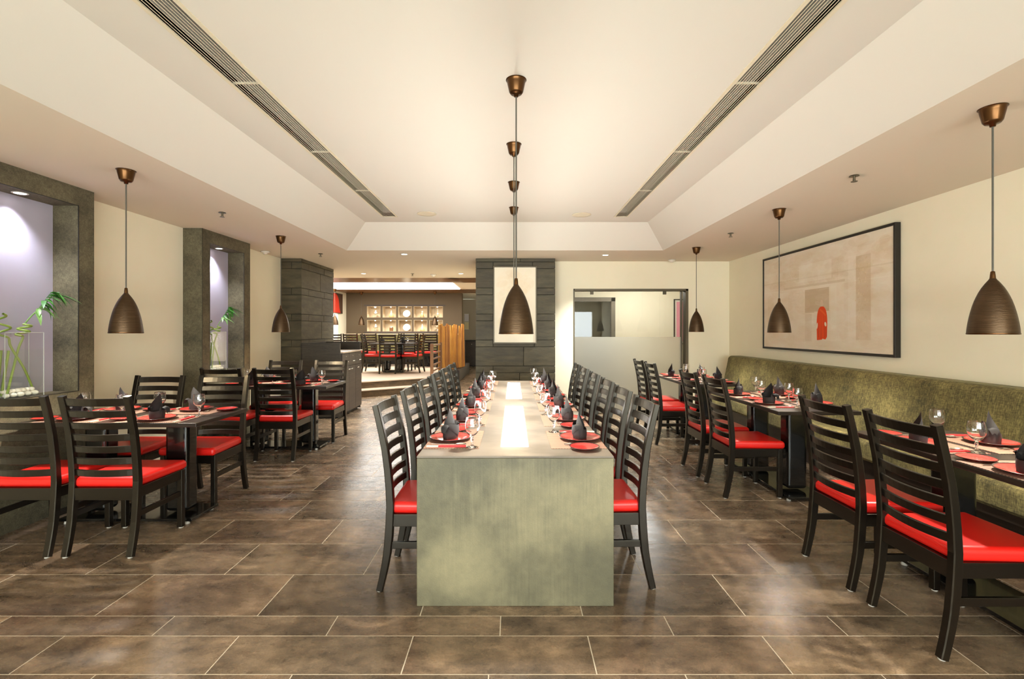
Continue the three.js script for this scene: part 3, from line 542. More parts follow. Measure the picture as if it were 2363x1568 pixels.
// ---------------------------------------------------------------- side tables
const colGeo = rbox(0.17, 0.68, 0.13, 0.03, 0, 0.37, 0, 3);
function sideTable(cx, cz, lx, lz, label) {   // lx, lz: size along x and z
  const t = thing('dining_table', label, 'table', [cx, 0, cz], 0, 'dark pedestal tables');
  obj('table_top', metric(rbox(lx, 0.03, lz, 0.004, 0, TT - 0.015, 0, 1), rnd(), rnd()), M.wenge, t);
  const alongX = lx > lz, o = 0.3;
  obj('sub_top', span(-lx / 2 + 0.12, lx / 2 - 0.12, TT - 0.05, TT - 0.0301, -lz / 2 + 0.12, lz / 2 - 0.12), M.black, t);
  for (const s of [-1, 1]) { const c = obj('column', colGeo, M.gloss, t); c.position.set(alongX ? s * o : 0, 0.025, alongX ? 0 : s * o); if (!alongX) c.rotation.y = 0; }
  obj('base_plate', alongX ? rbox(lx - 0.28, 0.02, lz - 0.325, 0.003, 0, 0.03, 0, 1) : rbox(lx - 0.33, 0.02, lz - 0.28, 0.003, 0, 0.03, 0, 1), M.gloss, t);
  for (const sx of [-1, 1]) for (const sz of [-1, 1]) { const f = obj('leveller', cyl(0.014, 0.018, 0.02, 0, 0.01, 0, 12), M.glide, t); f.position.set(sx * (lx / 2 - 0.185), 0, sz * (lz / 2 - 0.185)); }
}
const TABLES = [
  { x: -2.79, d: 3.615, lx: 1.24, lz: 0.645, n: 2, left: true }, { x: -2.735, d: 5.765, lx: 1.24, lz: 0.64, n: 1, left: true },
  { x: 2.47, d: 2.40, lx: 0.65, lz: 1.3, n: 3 }, { x: 2.40, d: 4.42, lx: 0.65, lz: 1.32, n: 2 }, { x: 2.375, d: 6.32, lx: 0.65, lz: 1.3, n: 1 },
];
for (const T of TABLES) sideTable(T.x, -T.d, T.lx, T.lz, T.left ? `dark wood pedestal table by the niche wall, ${ORD[T.n]} from the sideboard` : `dark wood pedestal table at the green banquette, ${ORD[T.n]} from glass partition`);

// ---------------------------------------------------------------- place settings
const plateGeo = lathe([[0, 0.006], [0.07, 0.006], [0.082, 0.010], [0.118, 0.018], [0.119, 0.0165], [0.084, 0.006], [0.072, 0.0], [0, 0.0]].reverse(), 48);
const rimGeo = lathe([[0.113, 0.0175], [0.118, 0.0195], [0.1215, 0.0185], [0.119, 0.015], [0.110, 0.0125]].reverse(), 48);
const smallPlate = plateGeo.clone().scale(0.66, 0.8, 0.66), smallRim = rimGeo.clone().scale(0.66, 0.8, 0.66);
const gobletGeo = lathe([[0, 0.0], [0.033, 0.0], [0.034, 0.002], [0.016, 0.006], [0.0065, 0.012], [0.0055, 0.03], [0.008, 0.044], [0.006, 0.054], [0.012, 0.062], [0.026, 0.074], [0.036, 0.092], [0.0395, 0.112], [0.0385, 0.135], [0.0345, 0.16], [0.0332, 0.16], [0.0372, 0.135], [0.0382, 0.112], [0.0348, 0.093], [0.025, 0.0765], [0.010, 0.067], [0, 0.065]], 40);
const forkGeo = (() => {
  const sh = new THREE.Shape(); sh.moveTo(-0.005, -0.09); sh.lineTo(0.005, -0.09); sh.lineTo(0.003, 0.03); sh.lineTo(0.011, 0.05);
  for (let k = 0; k < 4; k++) { const x = 0.011 - k * 0.0062; sh.lineTo(x, 0.09); sh.lineTo(x - 0.0034, 0.09); if (k < 3) { sh.lineTo(x - 0.0034, 0.058); sh.lineTo(x - 0.0062, 0.058); } }
  sh.lineTo(-0.011, 0.05); sh.lineTo(-0.003, 0.03); sh.closePath();
  const g = new THREE.ExtrudeGeometry(sh, { depth: 0.002, bevelEnabled: false, curveSegments: 3 }); g.rotateX(R90); g.translate(0, 0.004, 0);
  const p = g.attributes.position; for (let i = 0; i < p.count; i++) { const z = p.getZ(i); p.setY(i, p.getY(i) + (z > 0.03 ? 0.012 * Math.sin((z - 0.03) / 0.06 * Math.PI) * 0.6 : 0)); } g.computeVertexNormals(); return g;
})();
const spoonGeo = (() => {
  const bowl = new THREE.SphereGeometry(0.02, 18, 10, 0, Math.PI * 2, Math.PI / 2, Math.PI / 2); bowl.scale(1, 0.35, 1.5); bowl.translate(0, 0.0085, 0.07);
  return merge([bowl, rbox(0.007, 0.002, 0.14, 0.0009, 0, 0.006, -0.025, 1)]);
})();
const stickGeo = [rbox(0.006, 0.006, 0.22, 0.0012, -0.005, 0.003, 0, 1), rbox(0.006, 0.006, 0.22, 0.0012, 0.005, 0.003, 0, 1)], sleeveGeo = rbox(0.022, 0.0075, 0.15, 0.001, 0, 0.0038, 0.03, 1), flagGeo = rbox(0.03, 0.004, 0.022, 0.0008, 0, 0.004, 0.095, 1);
// folded napkin: pouch, tall curled peak, drooping side leaves
function grid(nu, nv, f) {
  const pos = [], idx = [], uv = [];
  for (let j = 0; j <= nv; j++) for (let i = 0; i <= nu; i++) { pos.push(...f(i / nu, j / nv)); uv.push(i / nu, j / nv); }
  for (let j = 0; j < nv; j++) for (let i = 0; i < nu; i++) { const a = j * (nu + 1) + i; idx.push(a, a + 1, a + nu + 2, a, a + nu + 2, a + nu + 1); }
  const g = new THREE.BufferGeometry(); g.setAttribute('position', new THREE.Float32BufferAttribute(pos, 3)); g.setAttribute('uv', new THREE.Float32BufferAttribute(uv, 2)); g.setIndex(idx); g.computeVertexNormals(); return g;
}
const NAP = (() => {
  const pouch = grid(40, 7, (u, v) => {      // wrapped base, a turn and a quarter
    const a = u * Math.PI * 2.5, R = (0.043 + 0.005 * u) * (1 + 0.07 * Math.sin(v * Math.PI)), h = 0.066 + 0.012 * Math.cos(a);
    return [Math.sin(a) * R * 1.12, v * h, Math.cos(a) * R * 0.84];
  });
  const hood = grid(28, 12, (u, v) => {      // half rolled peak, open toward the diner, cut on the slant to a point
    const a = (u - 0.5) * 4.1, k = 1 - Math.abs(a) / 2.05, h = 0.07 + 0.108 * Math.pow(k, 0.9), y = 0.045 + v * (h - 0.045), q = (y - 0.045) / 0.13, R = 0.044 * (1 - 0.34 * q);
    return [Math.sin(a) * R * 1.15 - 0.02 * q * q, y, Math.cos(a) * R * 0.8 - 0.012 * q - 0.006];
  });
  const collar = grid(24, 6, (u, v) => {     // folded flap whose lower edge comes to a point in front
    const a = (u - 0.5) * 3.3 + 0.25, k = 1 - Math.abs(u - 0.5) * 2, y0 = 0.072 - 0.056 * k, y1 = 0.084 + 0.006 * Math.sin(u * 9), y = y0 + (y1 - y0) * v, R = 0.0525 + 0.004 * Math.sin(v * 3.1) - 0.003 * v;
    return [Math.sin(a) * R * 1.1, y, Math.cos(a) * R * 0.86];
  });
  const ear = (sg, len) => grid(10, 12, (u, v) => { const q = (u - 0.5) * 2, w = (0.021 * Math.pow(Math.sin(Math.PI * (0.12 + 0.8 * v)), 0.7) + 0.001), t = v * 2.0; return [sg * (0.036 + len * Math.sin(t * 0.75)), 0.078 + 0.018 * Math.sin(t * 1.5) - len * 0.62 * v * v - 0.010 * q * q, q * w + 0.006]; });
  return { pouch, hood, collar, ears: [ear(-1, 0.052), ear(1, 0.03)] };
})();
const protos = {};
function item(key, name, label, cat, group, pos, turn, build) {
  if (protos[key]) return dup(protos[key], pos, turn, label, group);
  const t = thing(name, label, cat, pos, turn, group); build(t); protos[key] = t; return t;
}
const matGeo = metric(rbox(0.45, 0.003, 0.30, 0.001, 0, 0.0015, 0, 1));
function setting(cx, cz, turn, where, group, yTop = TT) {   // the diner faces local +z; local -x is the diner's right hand
  const c = Math.cos(turn), s = Math.sin(turn), j = () => (rnd() - 0.5);
  const at = (lx, ly, lz) => [cx + lx * c + lz * s, yTop + ly, cz - lx * s + lz * c];
  item('mat', 'placemat', `striped woven placemat, ${where}`, 'placemat', `placemats ${group}`, at(0, 0, 0), turn, t => obj('woven_mat', matGeo, M.mat, t));
  const px = j() * 0.02, pz = -0.03 + j() * 0.01;
  item('plate', 'dinner_plate', `red dark-rimmed dinner plate, ${where}`, 'plate', `dinner plates ${group}`, at(px, 0.0032, pz), turn, t => { obj('plate_body', plateGeo, M.plate, t); obj('rim', rimGeo, M.plateRim, t); });
  item('napkin', 'folded_napkin', `black folded napkin, ${where}`, 'napkin', `folded napkins ${group}`, at(px, 0.0095, pz), turn + j() * 1.0, t => { obj('pouch', NAP.pouch, M.napkin, t); obj('peak', NAP.hood, M.napkin, t); obj('collar', NAP.collar, M.napkin, t); for (const e of NAP.ears) obj('side_leaf', e, M.napkin, t); });
  item('bread', 'bread_plate', `small red side plate, ${where}`, 'plate', `side plates ${group}`, at(0.235 + j() * 0.02, 0.0032, -0.03 + j() * 0.03), turn, t => { obj('plate_body', smallPlate, M.plate, t); obj('rim', smallRim, M.plateRim, t); });
  item('goblet', 'water_goblet', `clear glass goblet, ${where}`, 'glass', `glass goblets ${group}`, at(-0.19 + j() * 0.02, 0.0032, 0.105 + j() * 0.02), turn, t => obj('goblet', gobletGeo, M.glass, t));
  item('fork', 'fork', `steel fork, ${where}`, 'fork', `forks ${group}`, at(0.14, 0.0032, -0.02 + j() * 0.02), turn + j() * 0.1, t => obj('fork', forkGeo, M.chrome, t));
  item('spoon', 'spoon', `steel spoon, ${where}`, 'spoon', `spoons ${group}`, at(-0.15, 0.0032, -0.02 + j() * 0.02), turn + j() * 0.1, t => obj('spoon', spoonGeo, M.chrome, t));
  item('sticks', 'chopsticks', `red-sleeved chopsticks, ${where}`, 'chopsticks', `chopsticks ${group}`, at(-0.19, 0.0032, -0.035 + j() * 0.02), turn + j() * 0.12, t => { for (const g of stickGeo) obj('chopstick', g, M.ivory, t); obj('paper_sleeve', sleeveGeo, M.redPaper, t); obj('sleeve_tab', flagGeo, M.redPaper, t); });
}
// long table settings
[2.80, 3.40, 4.0, 4.6, 5.2, 5.78].forEach((d, i) => setting(-0.333, -d, R90, `niche side of long table, ${ORD[6 - i]} setting from slate pillar`, 'on the long table'));
[2.80, 3.40, 4.0, 4.6, 5.2, 5.78].forEach((d, i) => setting(0.355, -d, -R90, `banquette side of long table, ${ORD[6 - i]} setting from slate pillar`, 'on the long table'));
for (const T of TABLES) {
  const e = T.left ? T.lz / 2 - 0.153 : T.lx / 2 - 0.153;
  if (T.left) for (const [sx, en] of [[0.27, 'aisle end'], [-0.3, 'wall end']]) {
    setting(T.x + sx, -T.d + e, R180, `${en}, side away from sideboard, ${ORD[T.n]} niche-wall table from sideboard`, 'on the niche-wall tables');
    setting(T.x + sx, -T.d - e, 0, `${en}, side toward sideboard, ${ORD[T.n]} niche-wall table from sideboard`, 'on the niche-wall tables');
  } else for (const [sd, en] of [[-0.29, 'end away from'], [0.29, 'end toward']]) {
    setting(T.x - e, -T.d - sd, R90, `chair side, ${en} partition, ${ORD[T.n]} banquette table from partition`, 'on the banquette tables');
    setting(T.x + e, -T.d - sd, -R90, `bench side, ${en} partition, ${ORD[T.n]} banquette table from partition`, 'on the banquette tables');
  }
}

// ---------------------------------------------------------------- banquette
{
  const t = thing('banquette', 'long olive green velvet banquette along the cream wall', 'bench', [0, 0, -7.55]);
  const ext = (pts, len) => { const g = new THREE.ExtrudeGeometry(new THREE.Shape(pts.map(p => new THREE.Vector2(p[0], p[1]))), { depth: len, bevelEnabled: true, bevelThickness: 0.02, bevelSize: 0.016, bevelSegments: 3, bevelOffset: -0.016, curveSegments: 8 }); return g; };
  const arc = (cx, cy, r, a0, a1, n) => Array.from({ length: n + 1 }, (_, i) => { const a = a0 + (a1 - a0) * i / n; return [cx + Math.cos(a) * r, cy + Math.sin(a) * r]; });
  const len = 8.3, z0 = 0.02;
  const back = ext([[3.255, 0.42], [3.30, 0.62], [3.365, 0.925], ...arc(3.43, 0.935, 0.065, Math.PI, Math.PI / 2, 6), [3.56, 1.0], [3.58, 0.98], [3.58, 0.42]], len); back.translate(0, 0, z0);
  obj('backrest', metric(back), M.velvet, t);
  const seat = ext([[3.06, 0.265], [3.035, 0.29], ...arc(3.085, 0.4, 0.05, Math.PI, Math.PI / 2, 6), [3.3, 0.445], [3.3, 0.265]], len); seat.translate(0, 0, z0);
  obj('seat', metric(seat), M.velvet, t);
  obj('base', [span(3.10, 3.58, 0.0, 0.262, 0.01, len), span(3.07, 3.12, 0.205, 0.264, 0.005, len)], M.wenge, t);
}
// ---------------------------------------------------------------- large painting (flat picture in a deep frame)
function canvasTex(w, h, draw) { const c = document.createElement('canvas'); c.width = w; c.height = h; draw(c.getContext('2d'), w, h); const t = new THREE.CanvasTexture(c); t.colorSpace = THREE.SRGBColorSpace; t.needsUpdate = true; return t; }
const facade = canvasTex(1400, 740, (x, W, H) => {
  const r = rngOf(9);
  x.fillStyle = '#e6d8c2'; x.fillRect(0, 0, W, H);
  const wash = (n, cols, x0, y0, x1, y1, s) => { for (let i = 0; i < n; i++) { x.fillStyle = cols[Math.floor(r() * cols.length)]; x.globalAlpha = 0.05 + r() * 0.09; const a = x0 + r() * (x1 - x0), b = y0 + r() * (y1 - y0); x.beginPath(); x.ellipse(a, b, s * (0.4 + r()), s * (0.15 + r() * 0.4), (r() - 0.5) * 0.5, 0, 7); x.fill(); } x.globalAlpha = 1; };
  wash(420, ['#c9ae88', '#e8dcc8', '#cdb08a', '#f0e6d6', '#d6b99a'], 0, 0, W, H, 90);
  wash(160, ['#bda079', '#cfb48e', '#e3d6c2'], 0, 60, W, 260, 60);
  // cornices, piers and doorway of a faded facade
  const blk = (a, b, c, d, col, al) => { x.globalAlpha = al * 0.7; x.fillStyle = col; x.fillRect(a, b, c, d); x.globalAlpha = 1; };
  blk(0, 205, W, 10, '#b99b72', 0.3); blk(300, 262, 700, 16, '#b99b72', 0.45); blk(0, 282, W, 6, '#efe4d2', 0.6);
  blk(500, 110, 370, 130, '#f0e6d4', 0.6); blk(470, 285, 520, 420, '#e9dac4', 0.55);
  blk(574, 300, 270, 165, '#a98960', 0.7); blk(574, 466, 110, 5, '#8a6c44', 0.5); blk(574, 480, 80, 200, '#c9b08e', 0.5); blk(860, 290, 60, 390, '#efe4d2', 0.5);
  blk(1030, 120, 70, 560, '#f0e6d6', 0.55); blk(1100, 130, 125, 530, '#b8986c', 0.55); blk(1240, 260, 150, 400, '#e9dcc8', 0.5); blk(230, 300, 130, 380, '#e9dcc8', 0.45); blk(60, 330, 90, 300, '#cdb48f', 0.35);
  for (let i = 0; i < 90; i++) { x.globalAlpha = 0.25; x.fillStyle = r() > 0.5 ? '#f2e2c4' : '#c49a5e'; x.fillRect(1090 + r() * 130, 140 + r() * 500, 3 + r() * 8, 3 + r() * 14); } x.globalAlpha = 1;
  for (let i = 0; i < 60; i++) { x.globalAlpha = 0.12 + r() * 0.12; x.strokeStyle = r() > 0.5 ? '#a98a62' : '#f3ead9'; x.lineWidth = 1 + r() * 2; x.beginPath(); const a = r() * W, b = r() * H; x.moveTo(a, b); if (r() > 0.5) x.lineTo(a + (r() - 0.5) * 10, b + 40 + r() * 160); else x.lineTo(a + 60 + r() * 200, b + (r() - 0.5) * 10); x.stroke(); }
  x.globalAlpha = 1; wash(240, ['#d2b890', '#efe6d8', '#e0ccb0'], 0, 0, W, 660, 70); wash(200, ['#e8d9c2', '#d8c2a2'], 0, 560, W, H, 80);
  // figure in an orange robe
  const fx = 766, fy = 432;
  blk(fx - 14, fy - 38, 28, 40, '#d9c0a4', 0.9); x.fillStyle = '#d8bfa2'; x.beginPath(); x.ellipse(fx, fy - 26, 15, 22, 0, 0, 7); x.fill();
  x.fillStyle = '#e4480f'; x.beginPath(); x.moveTo(fx - 10, fy); x.bezierCurveTo(fx - 50, fy + 10, fx - 54, fy + 80, fx - 56, fy + 130); x.lineTo(fx - 52, fy + 238); x.lineTo(fx + 2, fy + 234); x.lineTo(fx + 8, fy + 226); x.lineTo(fx + 40, fy + 232); x.lineTo(fx + 56, fy + 214); x.lineTo(fx + 60, fy + 110); x.bezierCurveTo(fx + 60, fy + 40, fx + 40, fy + 6, fx + 14, fy); x.closePath(); x.fill();
  x.fillStyle = '#b9330a'; for (const [a, b, c, d] of [[-30, 30, -36, 220], [-6, 50, -10, 225], [20, 30, 30, 220], [42, 70, 46, 210]]) { x.globalAlpha = 0.6; x.beginPath(); x.moveTo(fx + a, fy + b); x.lineTo(fx + c + 7, fy + d); x.lineTo(fx + c - 2, fy + d); x.fill(); } x.globalAlpha = 1;
  x.fillStyle = '#f06a2c'; x.globalAlpha = 0.6; x.beginPath(); x.moveTo(fx - 20, fy + 14); x.quadraticCurveTo(fx + 20, fy + 30, fx + 46, fy + 60); x.lineTo(fx + 40, fy + 70); x.quadraticCurveTo(fx + 10, fy + 44, fx - 26, fy + 24); x.fill(); x.globalAlpha = 1;
  x.fillStyle = '#e8d4bb'; x.beginPath(); x.ellipse(fx - 50, fy + 135, 7, 22, 0.15, 0, 7); x.fill(); x.beginPath(); x.ellipse(fx + 40, fy + 125, 10, 16, -0.3, 0, 7); x.fill();
});
{
  const t = thing('framed_painting', 'wide painting of a figure in an orange robe before a pale facade', 'painting', [XR, 1.77, -5.63], -R90);
  const w = 1.17, h = 0.617, e = 0.012, dp = 0.042;
  obj('frame', [rspan(-w - e, -w + e, -h - e, h + e, 0.001, dp + 0.012, 0.002), rspan(w - e, w + e, -h - e, h + e, 0.001, dp + 0.012, 0.002), rspan(-w, w, h - e, h + e, 0.001, dp + 0.012, 0.002), rspan(-w, w, -h - e, -h + e, 0.001, dp + 0.012, 0.002)], M.frame, t);
  const g = new THREE.BoxGeometry(2 * w - 0.03, 2 * h - 0.03, 0.03); g.translate(0, 0, dp - 0.012);
  obj('canvas', g, std({ map: facade, roughness: 0.75 }), t);
}
// picture on the slate pillar
const paleArt = canvasTex(360, 640, (x, W, H) => {
  const r = rngOf(15); x.fillStyle = '#efe3cb'; x.fillRect(0, 0, W, H);
  for (let i = 0; i < 140; i++) { x.globalAlpha = 0.05 + r() * 0.06; x.fillStyle = ['#d9b88c', '#e6cba4', '#f6eedd'][Math.floor(r() * 3)]; x.beginPath(); x.ellipse(60 + r() * 240, 40 + r() * 480, 20 + r() * 60, 15 + r() * 50, r() * 3, 0, 7); x.fill(); } x.globalAlpha = 1;
});
{
  const t = thing('framed_picture', 'tall pale abstract picture in a thin dark frame on the slate pillar', 'picture', [0.031, 1.80, -7.637]);
  const w = 0.333, h = 0.6;
  obj('frame', [rspan(-w - 0.012, -w + 0.006, -h - 0.012, h + 0.012, 0, 0.03, 0.002), rspan(w - 0.006, w + 0.012, -h - 0.012, h + 0.012, 0, 0.03, 0.002), rspan(-w, w, h - 0.006, h + 0.012, 0, 0.03, 0.002), rspan(-w, w, -h - 0.012, -h + 0.006, 0, 0.03, 0.002)], M.jamb, t);
  obj('print', box(2 * w, 2 * h, 0.01, 0, 0, 0.012), std({ map: paleArt, roughness: 0.6 }), t);
}
// ---------------------------------------------------------------- sideboard
{
  const x0 = -3.36, x1 = -2.70, z0 = -7.60, z1 = -8.63;
  const t = thing('sideboard', 'dark wood service sideboard with three drawers beside the slate column', 'sideboard', [x0, 0, z1]);
  const W = x1 - x0, L = z0 - z1;
  obj('body', metric(span(0.02, W - 0.03, 0.06, 1.03, 0.03, L - 0.03)), M.laminate, t);
  obj('plinth', span(0.03, W - 0.08, 0, 0.06, 0.04, L - 0.04), M.black, t);
  obj('end_panel', metric(rspan(0.012, W - 0.035, 0.02, 1.195, L - 0.03, L, 0.002)), M.laminateDark, t);
  obj('end_panel', metric(rspan(0.012, W - 0.035, 0.02, 1.195, 0, 0.03, 0.002)), M.laminateDark, t);
  obj('back_panel', metric(span(0.004, 0.02, 0.02, 1.195, 0, L)), M.laminateDark, t);
  obj('countertop', rspan(0.02, W + 0.012, 1.03, 1.055, 0.031, L - 0.031, 0.004), M.counter, t);
  const cw = (L - 0.06) / 3;
  for (let k = 0; k < 3; k++) {
    const a = 0.03 + k * cw + 0.003, b = a + cw - 0.006;
    const d = obj('drawer', metric(rspan(W - 0.03, W - 0.008, 0.815, 1.025, a, b, 0.002)), M.laminate, t);
    obj('handle', [rspan(W + 0.012, W + 0.02, 0.877, 0.89, (a + b) / 2 - 0.055, (a + b) / 2 + 0.055, 0.003), span(W - 0.01, W + 0.014, 0.88, 0.887, (a + b) / 2 - 0.04, (a + b) / 2 - 0.034), span(W - 0.01, W + 0.014, 0.88, 0.887, (a + b) / 2 + 0.034, (a + b) / 2 + 0.04)], M.chrome, d);
    const lock = cyl(0.008, 0.008, 0.01, 0, 0, 0, 12); lock.rotateZ(R90); lock.translate(W - 0.005, 0.97, (a + b) / 2); obj('lock', lock, M.chrome, d);
    const dr = obj('door', metric(rspan(W - 0.03, W - 0.008, 0.07, 0.808, a, b, 0.002)), M.laminate, t);
    const hz = k === 1 ? b - 0.06 : k === 2 ? a + 0.06 : b - 0.06;
    obj('handle', [rspan(W + 0.012, W + 0.02, 0.75, 0.765, hz - 0.045, hz + 0.045, 0.003), span(W - 0.01, W + 0.014, 0.754, 0.761, hz - 0.03, hz - 0.024), span(W - 0.01, W + 0.014, 0.754, 0.761, hz + 0.024, hz + 0.03)], M.chrome, dr);
  }
}
// ---------------------------------------------------------------- niche vases with curly bamboo
function tube(pts, r, seg = 90) { return new THREE.TubeGeometry(new THREE.CatmullRomCurve3(pts.map(p => V(...p))), seg, r, 8); }
function leafGeo(len, w, bend) { return grid(4, 10, (u, v) => { const s = (u - 0.5) * 2, hw = w * Math.pow(Math.sin(Math.PI * Math.pow(v, 0.75)), 0.9); return [s * hw, -bend * v * v * len + 0.006 * s * s * (1 - v), v * len]; }); }
const LEAVES = [leafGeo(0.125, 0.016, 0.6), leafGeo(0.1, 0.013, 0.95), leafGeo(0.08, 0.014, 0.35)];
const pebbleGeo = [11, 12, 13].map(s => { const r = rngOf(s), g = mergeVertices(new THREE.IcosahedronGeometry(0.0215, 2).deleteAttribute('normal').deleteAttribute('uv')); g.scale(1.15 + r() * 0.3, 0.85 + r() * 0.15, 0.95 + r() * 0.2); g.computeVertexNormals(); return g; });
let pebbleProto = [];
function vaseSet(zc, sill, words, seed, shift) {
  const r = rngOf(seed), L = 0.28, D = 0.115, H = 0.47, xc = -3.592, y0 = sill + 0.0005;
  const v = thing('glass_vase', `tall square-cornered clear glass vase in the niche ${words}`, 'vase', [xc, y0, zc], 0, 'niche vases');
  const e = 0.005;
  obj('glass_wall', [span(-D / 2, -D / 2 + e, 0, H, -L / 2, L / 2), span(D / 2 - e, D / 2, 0, H, -L / 2, L / 2), span(-D / 2 + e, D / 2 - e, 0, H, -L / 2, -L / 2 + e), span(-D / 2 + e, D / 2 - e, 0, H, L / 2 - e, L / 2), span(-D / 2 + e, D / 2 - e, 0, e, -L / 2 + e, L / 2 - e)], M.pane, v);
  obj('vase_edge', [span(-D / 2, -D / 2 + 0.003, H - 0.003, H, -L / 2, L / 2), span(D / 2 - 0.003, D / 2, H - 0.003, H, -L / 2, L / 2), span(-D / 2, D / 2, H - 0.003, H, -L / 2, -L / 2 + 0.003), span(-D / 2, D / 2, H - 0.003, H, L / 2 - 0.003, L / 2), ...[-1, 1].flatMap(a => [-1, 1].map(b => span(a * D / 2, a * (D / 2 - 0.0025), 0, H, b * L / 2, b * (L / 2 - 0.0025))))], std({ color: 0xdfeae2, roughness: 0.2 }), v);
  obj('water', span(-D / 2 + e, D / 2 - e, e, 0.345, -L / 2 + e, L / 2 - e), M.water, v);
  for (let k = 0; k < 17; k++) {
    const g = pebbleGeo[k % 3], row = k < 10 ? 0 : 1, px = -0.023 + (row ? 0.023 : (k % 2) * 0.046) + (r() - 0.5) * 0.004, pz = row ? -0.096 + (k - 10) * 0.032 : -0.1 + Math.floor(k / 2) * 0.05;
    const m = obj('pebble', g, M.pebble); m.position.set(xc + px, y0 + e + 0.018 + row * 0.026, zc + pz + (r() - 0.5) * 0.006); m.rotation.y = r() * 6; m.scale.setScalar(0.8 + r() * 0.12);
    tag(m, `white pebble in the glass vase ${words}`, 'pebble', `pebbles in the vase ${words}`);
  }
  const p = thing('curly_bamboo', `curly lucky bamboo with green leaves in the vase ${words}`, 'plant', [xc, y0, zc], 0, 'curly bamboo plants');
  const coil = (a, b, n, rad, turns) => Array.from({ length: n + 1 }, (_, i) => { const k = i / n, th = k * turns * Math.PI * 2; return [a[0] + (b[0] - a[0]) * k + Math.cos(th) * rad * Math.sin(Math.PI * Math.min(1, k * 6 + 0.2) / 2), a[1] + (b[1] - a[1]) * k, a[2] + (b[2] - a[2]) * k + Math.sin(th) * rad]; });
  // stem leaning toward the viewer's far side, coiled above the rim, then a leafy shoot
  const A = [[0.03, 0.03, 0.1], [0.0, 0.2, 0.03], [-0.01, 0.36, -0.02], ...coil([0, 0.44, -0.03], [0.0, 0.53, -0.06], 16, 0.034, 2.2)];
  obj('stem', tube(A, 0.0075, 120), M.stem, p);
  const B = [[0.0, 0.03, -0.12], [0.0, 0.2, -0.05], [0.0, 0.38, 0.05], ...coil([0.0, 0.43, 0.07], [0.01, 0.60, 0.14], 16, 0.036, 2)];
  obj('stem', tube(B, 0.0075, 120), M.stem, p);
  obj('stem', tube([[0.0, 0.02, 0.11], [0.01, 0.18, 0.095], [0.0, 0.34, 0.06]], 0.008, 20), M.stem, p);
  obj('stem', tube([[-0.02, 0.02, 0.12], [-0.01, 0.18, 0.115], [0.0, 0.345, 0.11]], 0.008, 20), M.stem, p);
  obj('shoot', tube([[0.0, 0.53, -0.05], [0.01, 0.60, -0.10], [0.03, 0.66, -0.15], [0.05, 0.72, -0.185], [0.06, 0.76, -0.21], [0.065, 0.77, -0.23], [0.075, 0.755, -0.24]], 0.0045, 40), M.leafPale, p);
  for (let k = 0; k < 26; k++) {
    const f = k / 25, g = LEAVES[k % 3], m = obj('leaf', g, k < 5 ? M.leafPale : M.leaf, p);
    m.position.set(0.02 + 0.045 * f, 0.63 + 0.14 * Math.min(1, f * 1.5) - (f > 0.8 ? 0.02 : 0), -0.12 - 0.115 * f); m.rotation.order = 'YXZ';
    m.rotation.y = R90 + 0.25 + (r() - 0.5) * (f > 0.5 ? 1.5 : 2.8); m.rotation.x = -0.35 + r() * 0.9; m.scale.setScalar(0.85 + r() * 0.4);
  }
  return p;
}
vaseSet(-3.485, N1.sill, 'away from the slate column', 31);
vaseSet(-5.79, N2.sill, 'beside the slate column', 57);

// ---------------------------------------------------------------- rear dining area: furniture
const PL = 0.303;
function rearTable(x, d, words) {
  const t = thing('dining_table', `dark table on the raised platform, ${words}`, 'table', [x, PL, -d], 0, 'tables on the raised platform');
  obj('table_top', metric(rbox(1.15, 0.03, 0.66, 0.004, 0, TT - 0.015, 0, 1)), M.wenge, t);
  for (const s of [-1, 1]) { const c = obj('column', colGeo, M.gloss, t); c.position.set(s * 0.18, 0.025, 0); }
  obj('base_plate', rbox(0.56, 0.02, 0.36, 0.003, 0, 0.03, 0, 1), M.gloss, t); obj('foot_pad', [span(-0.25, 0.25, 0, 0.02, -0.15, 0.15)], M.black, t);
}
rearTable(-3.13, 12.66, 'first behind the steps'); rearTable(-2.7, 14.75, 'beside the bamboo screen'); rearTable(-4.45, 14.75, 'near the cream corner');
const rc = (x, d, turn, l) => chair(x, -d, turn, `black red-seated chair on the platform, ${l}`, 'chairs on the raised platform', PL);
rc(-3.14, 12.27, R180, 'back turned to the steps'); rc(-3.66, 12.62, R90 + 0.06, 'facing the bamboo screen at first table'); rc(-2.62, 12.55, -R90 - 0.12, 'back turned to the bamboo screen');
rc(-2.93, 13.15, 0, 'behind the first table, facing the steps'); rc(-2.42, 14.3, R180, 'at bamboo screen table, screen end, back to steps'); rc(-2.98, 14.3, R180, 'at bamboo screen table, cream-corner end, back to steps');
rc(-2.1, 14.8, -R90, 'at the end of the bamboo screen table'); rc(-4.2, 14.3, R180, 'at cream-corner table, screen end, back to steps'); rc(-4.75, 14.3, R180, 'at cream-corner table, window end, back to steps'); rc(-3.75, 14.8, -R90, 'at the screen-side end of the cream-corner table'); rc(-4.95, 13.3, 0.4, 'standing alone by the daylight window');
{
  const t = thing('wall_bench', 'olive upholstered bench under the display niches', 'bench', [0, PL, -15.98]);
  obj('backrest', rspan(-5.5, -1.8, 0.4, 0.95, 0, 0.1, 0.03, 3), M.velvet, t); obj('seat', rspan(-5.5, -1.8, 0.28, 0.45, 0.1, 0.5, 0.03, 3), M.velvet, t); obj('base', span(-5.48, -1.82, 0, 0.28, 0, 0.46), M.black, t);
  obj('top_rail', rspan(-5.5, -1.8, 0.95, 0.985, 0, 0.11, 0.01, 1), M.liner, t);
}
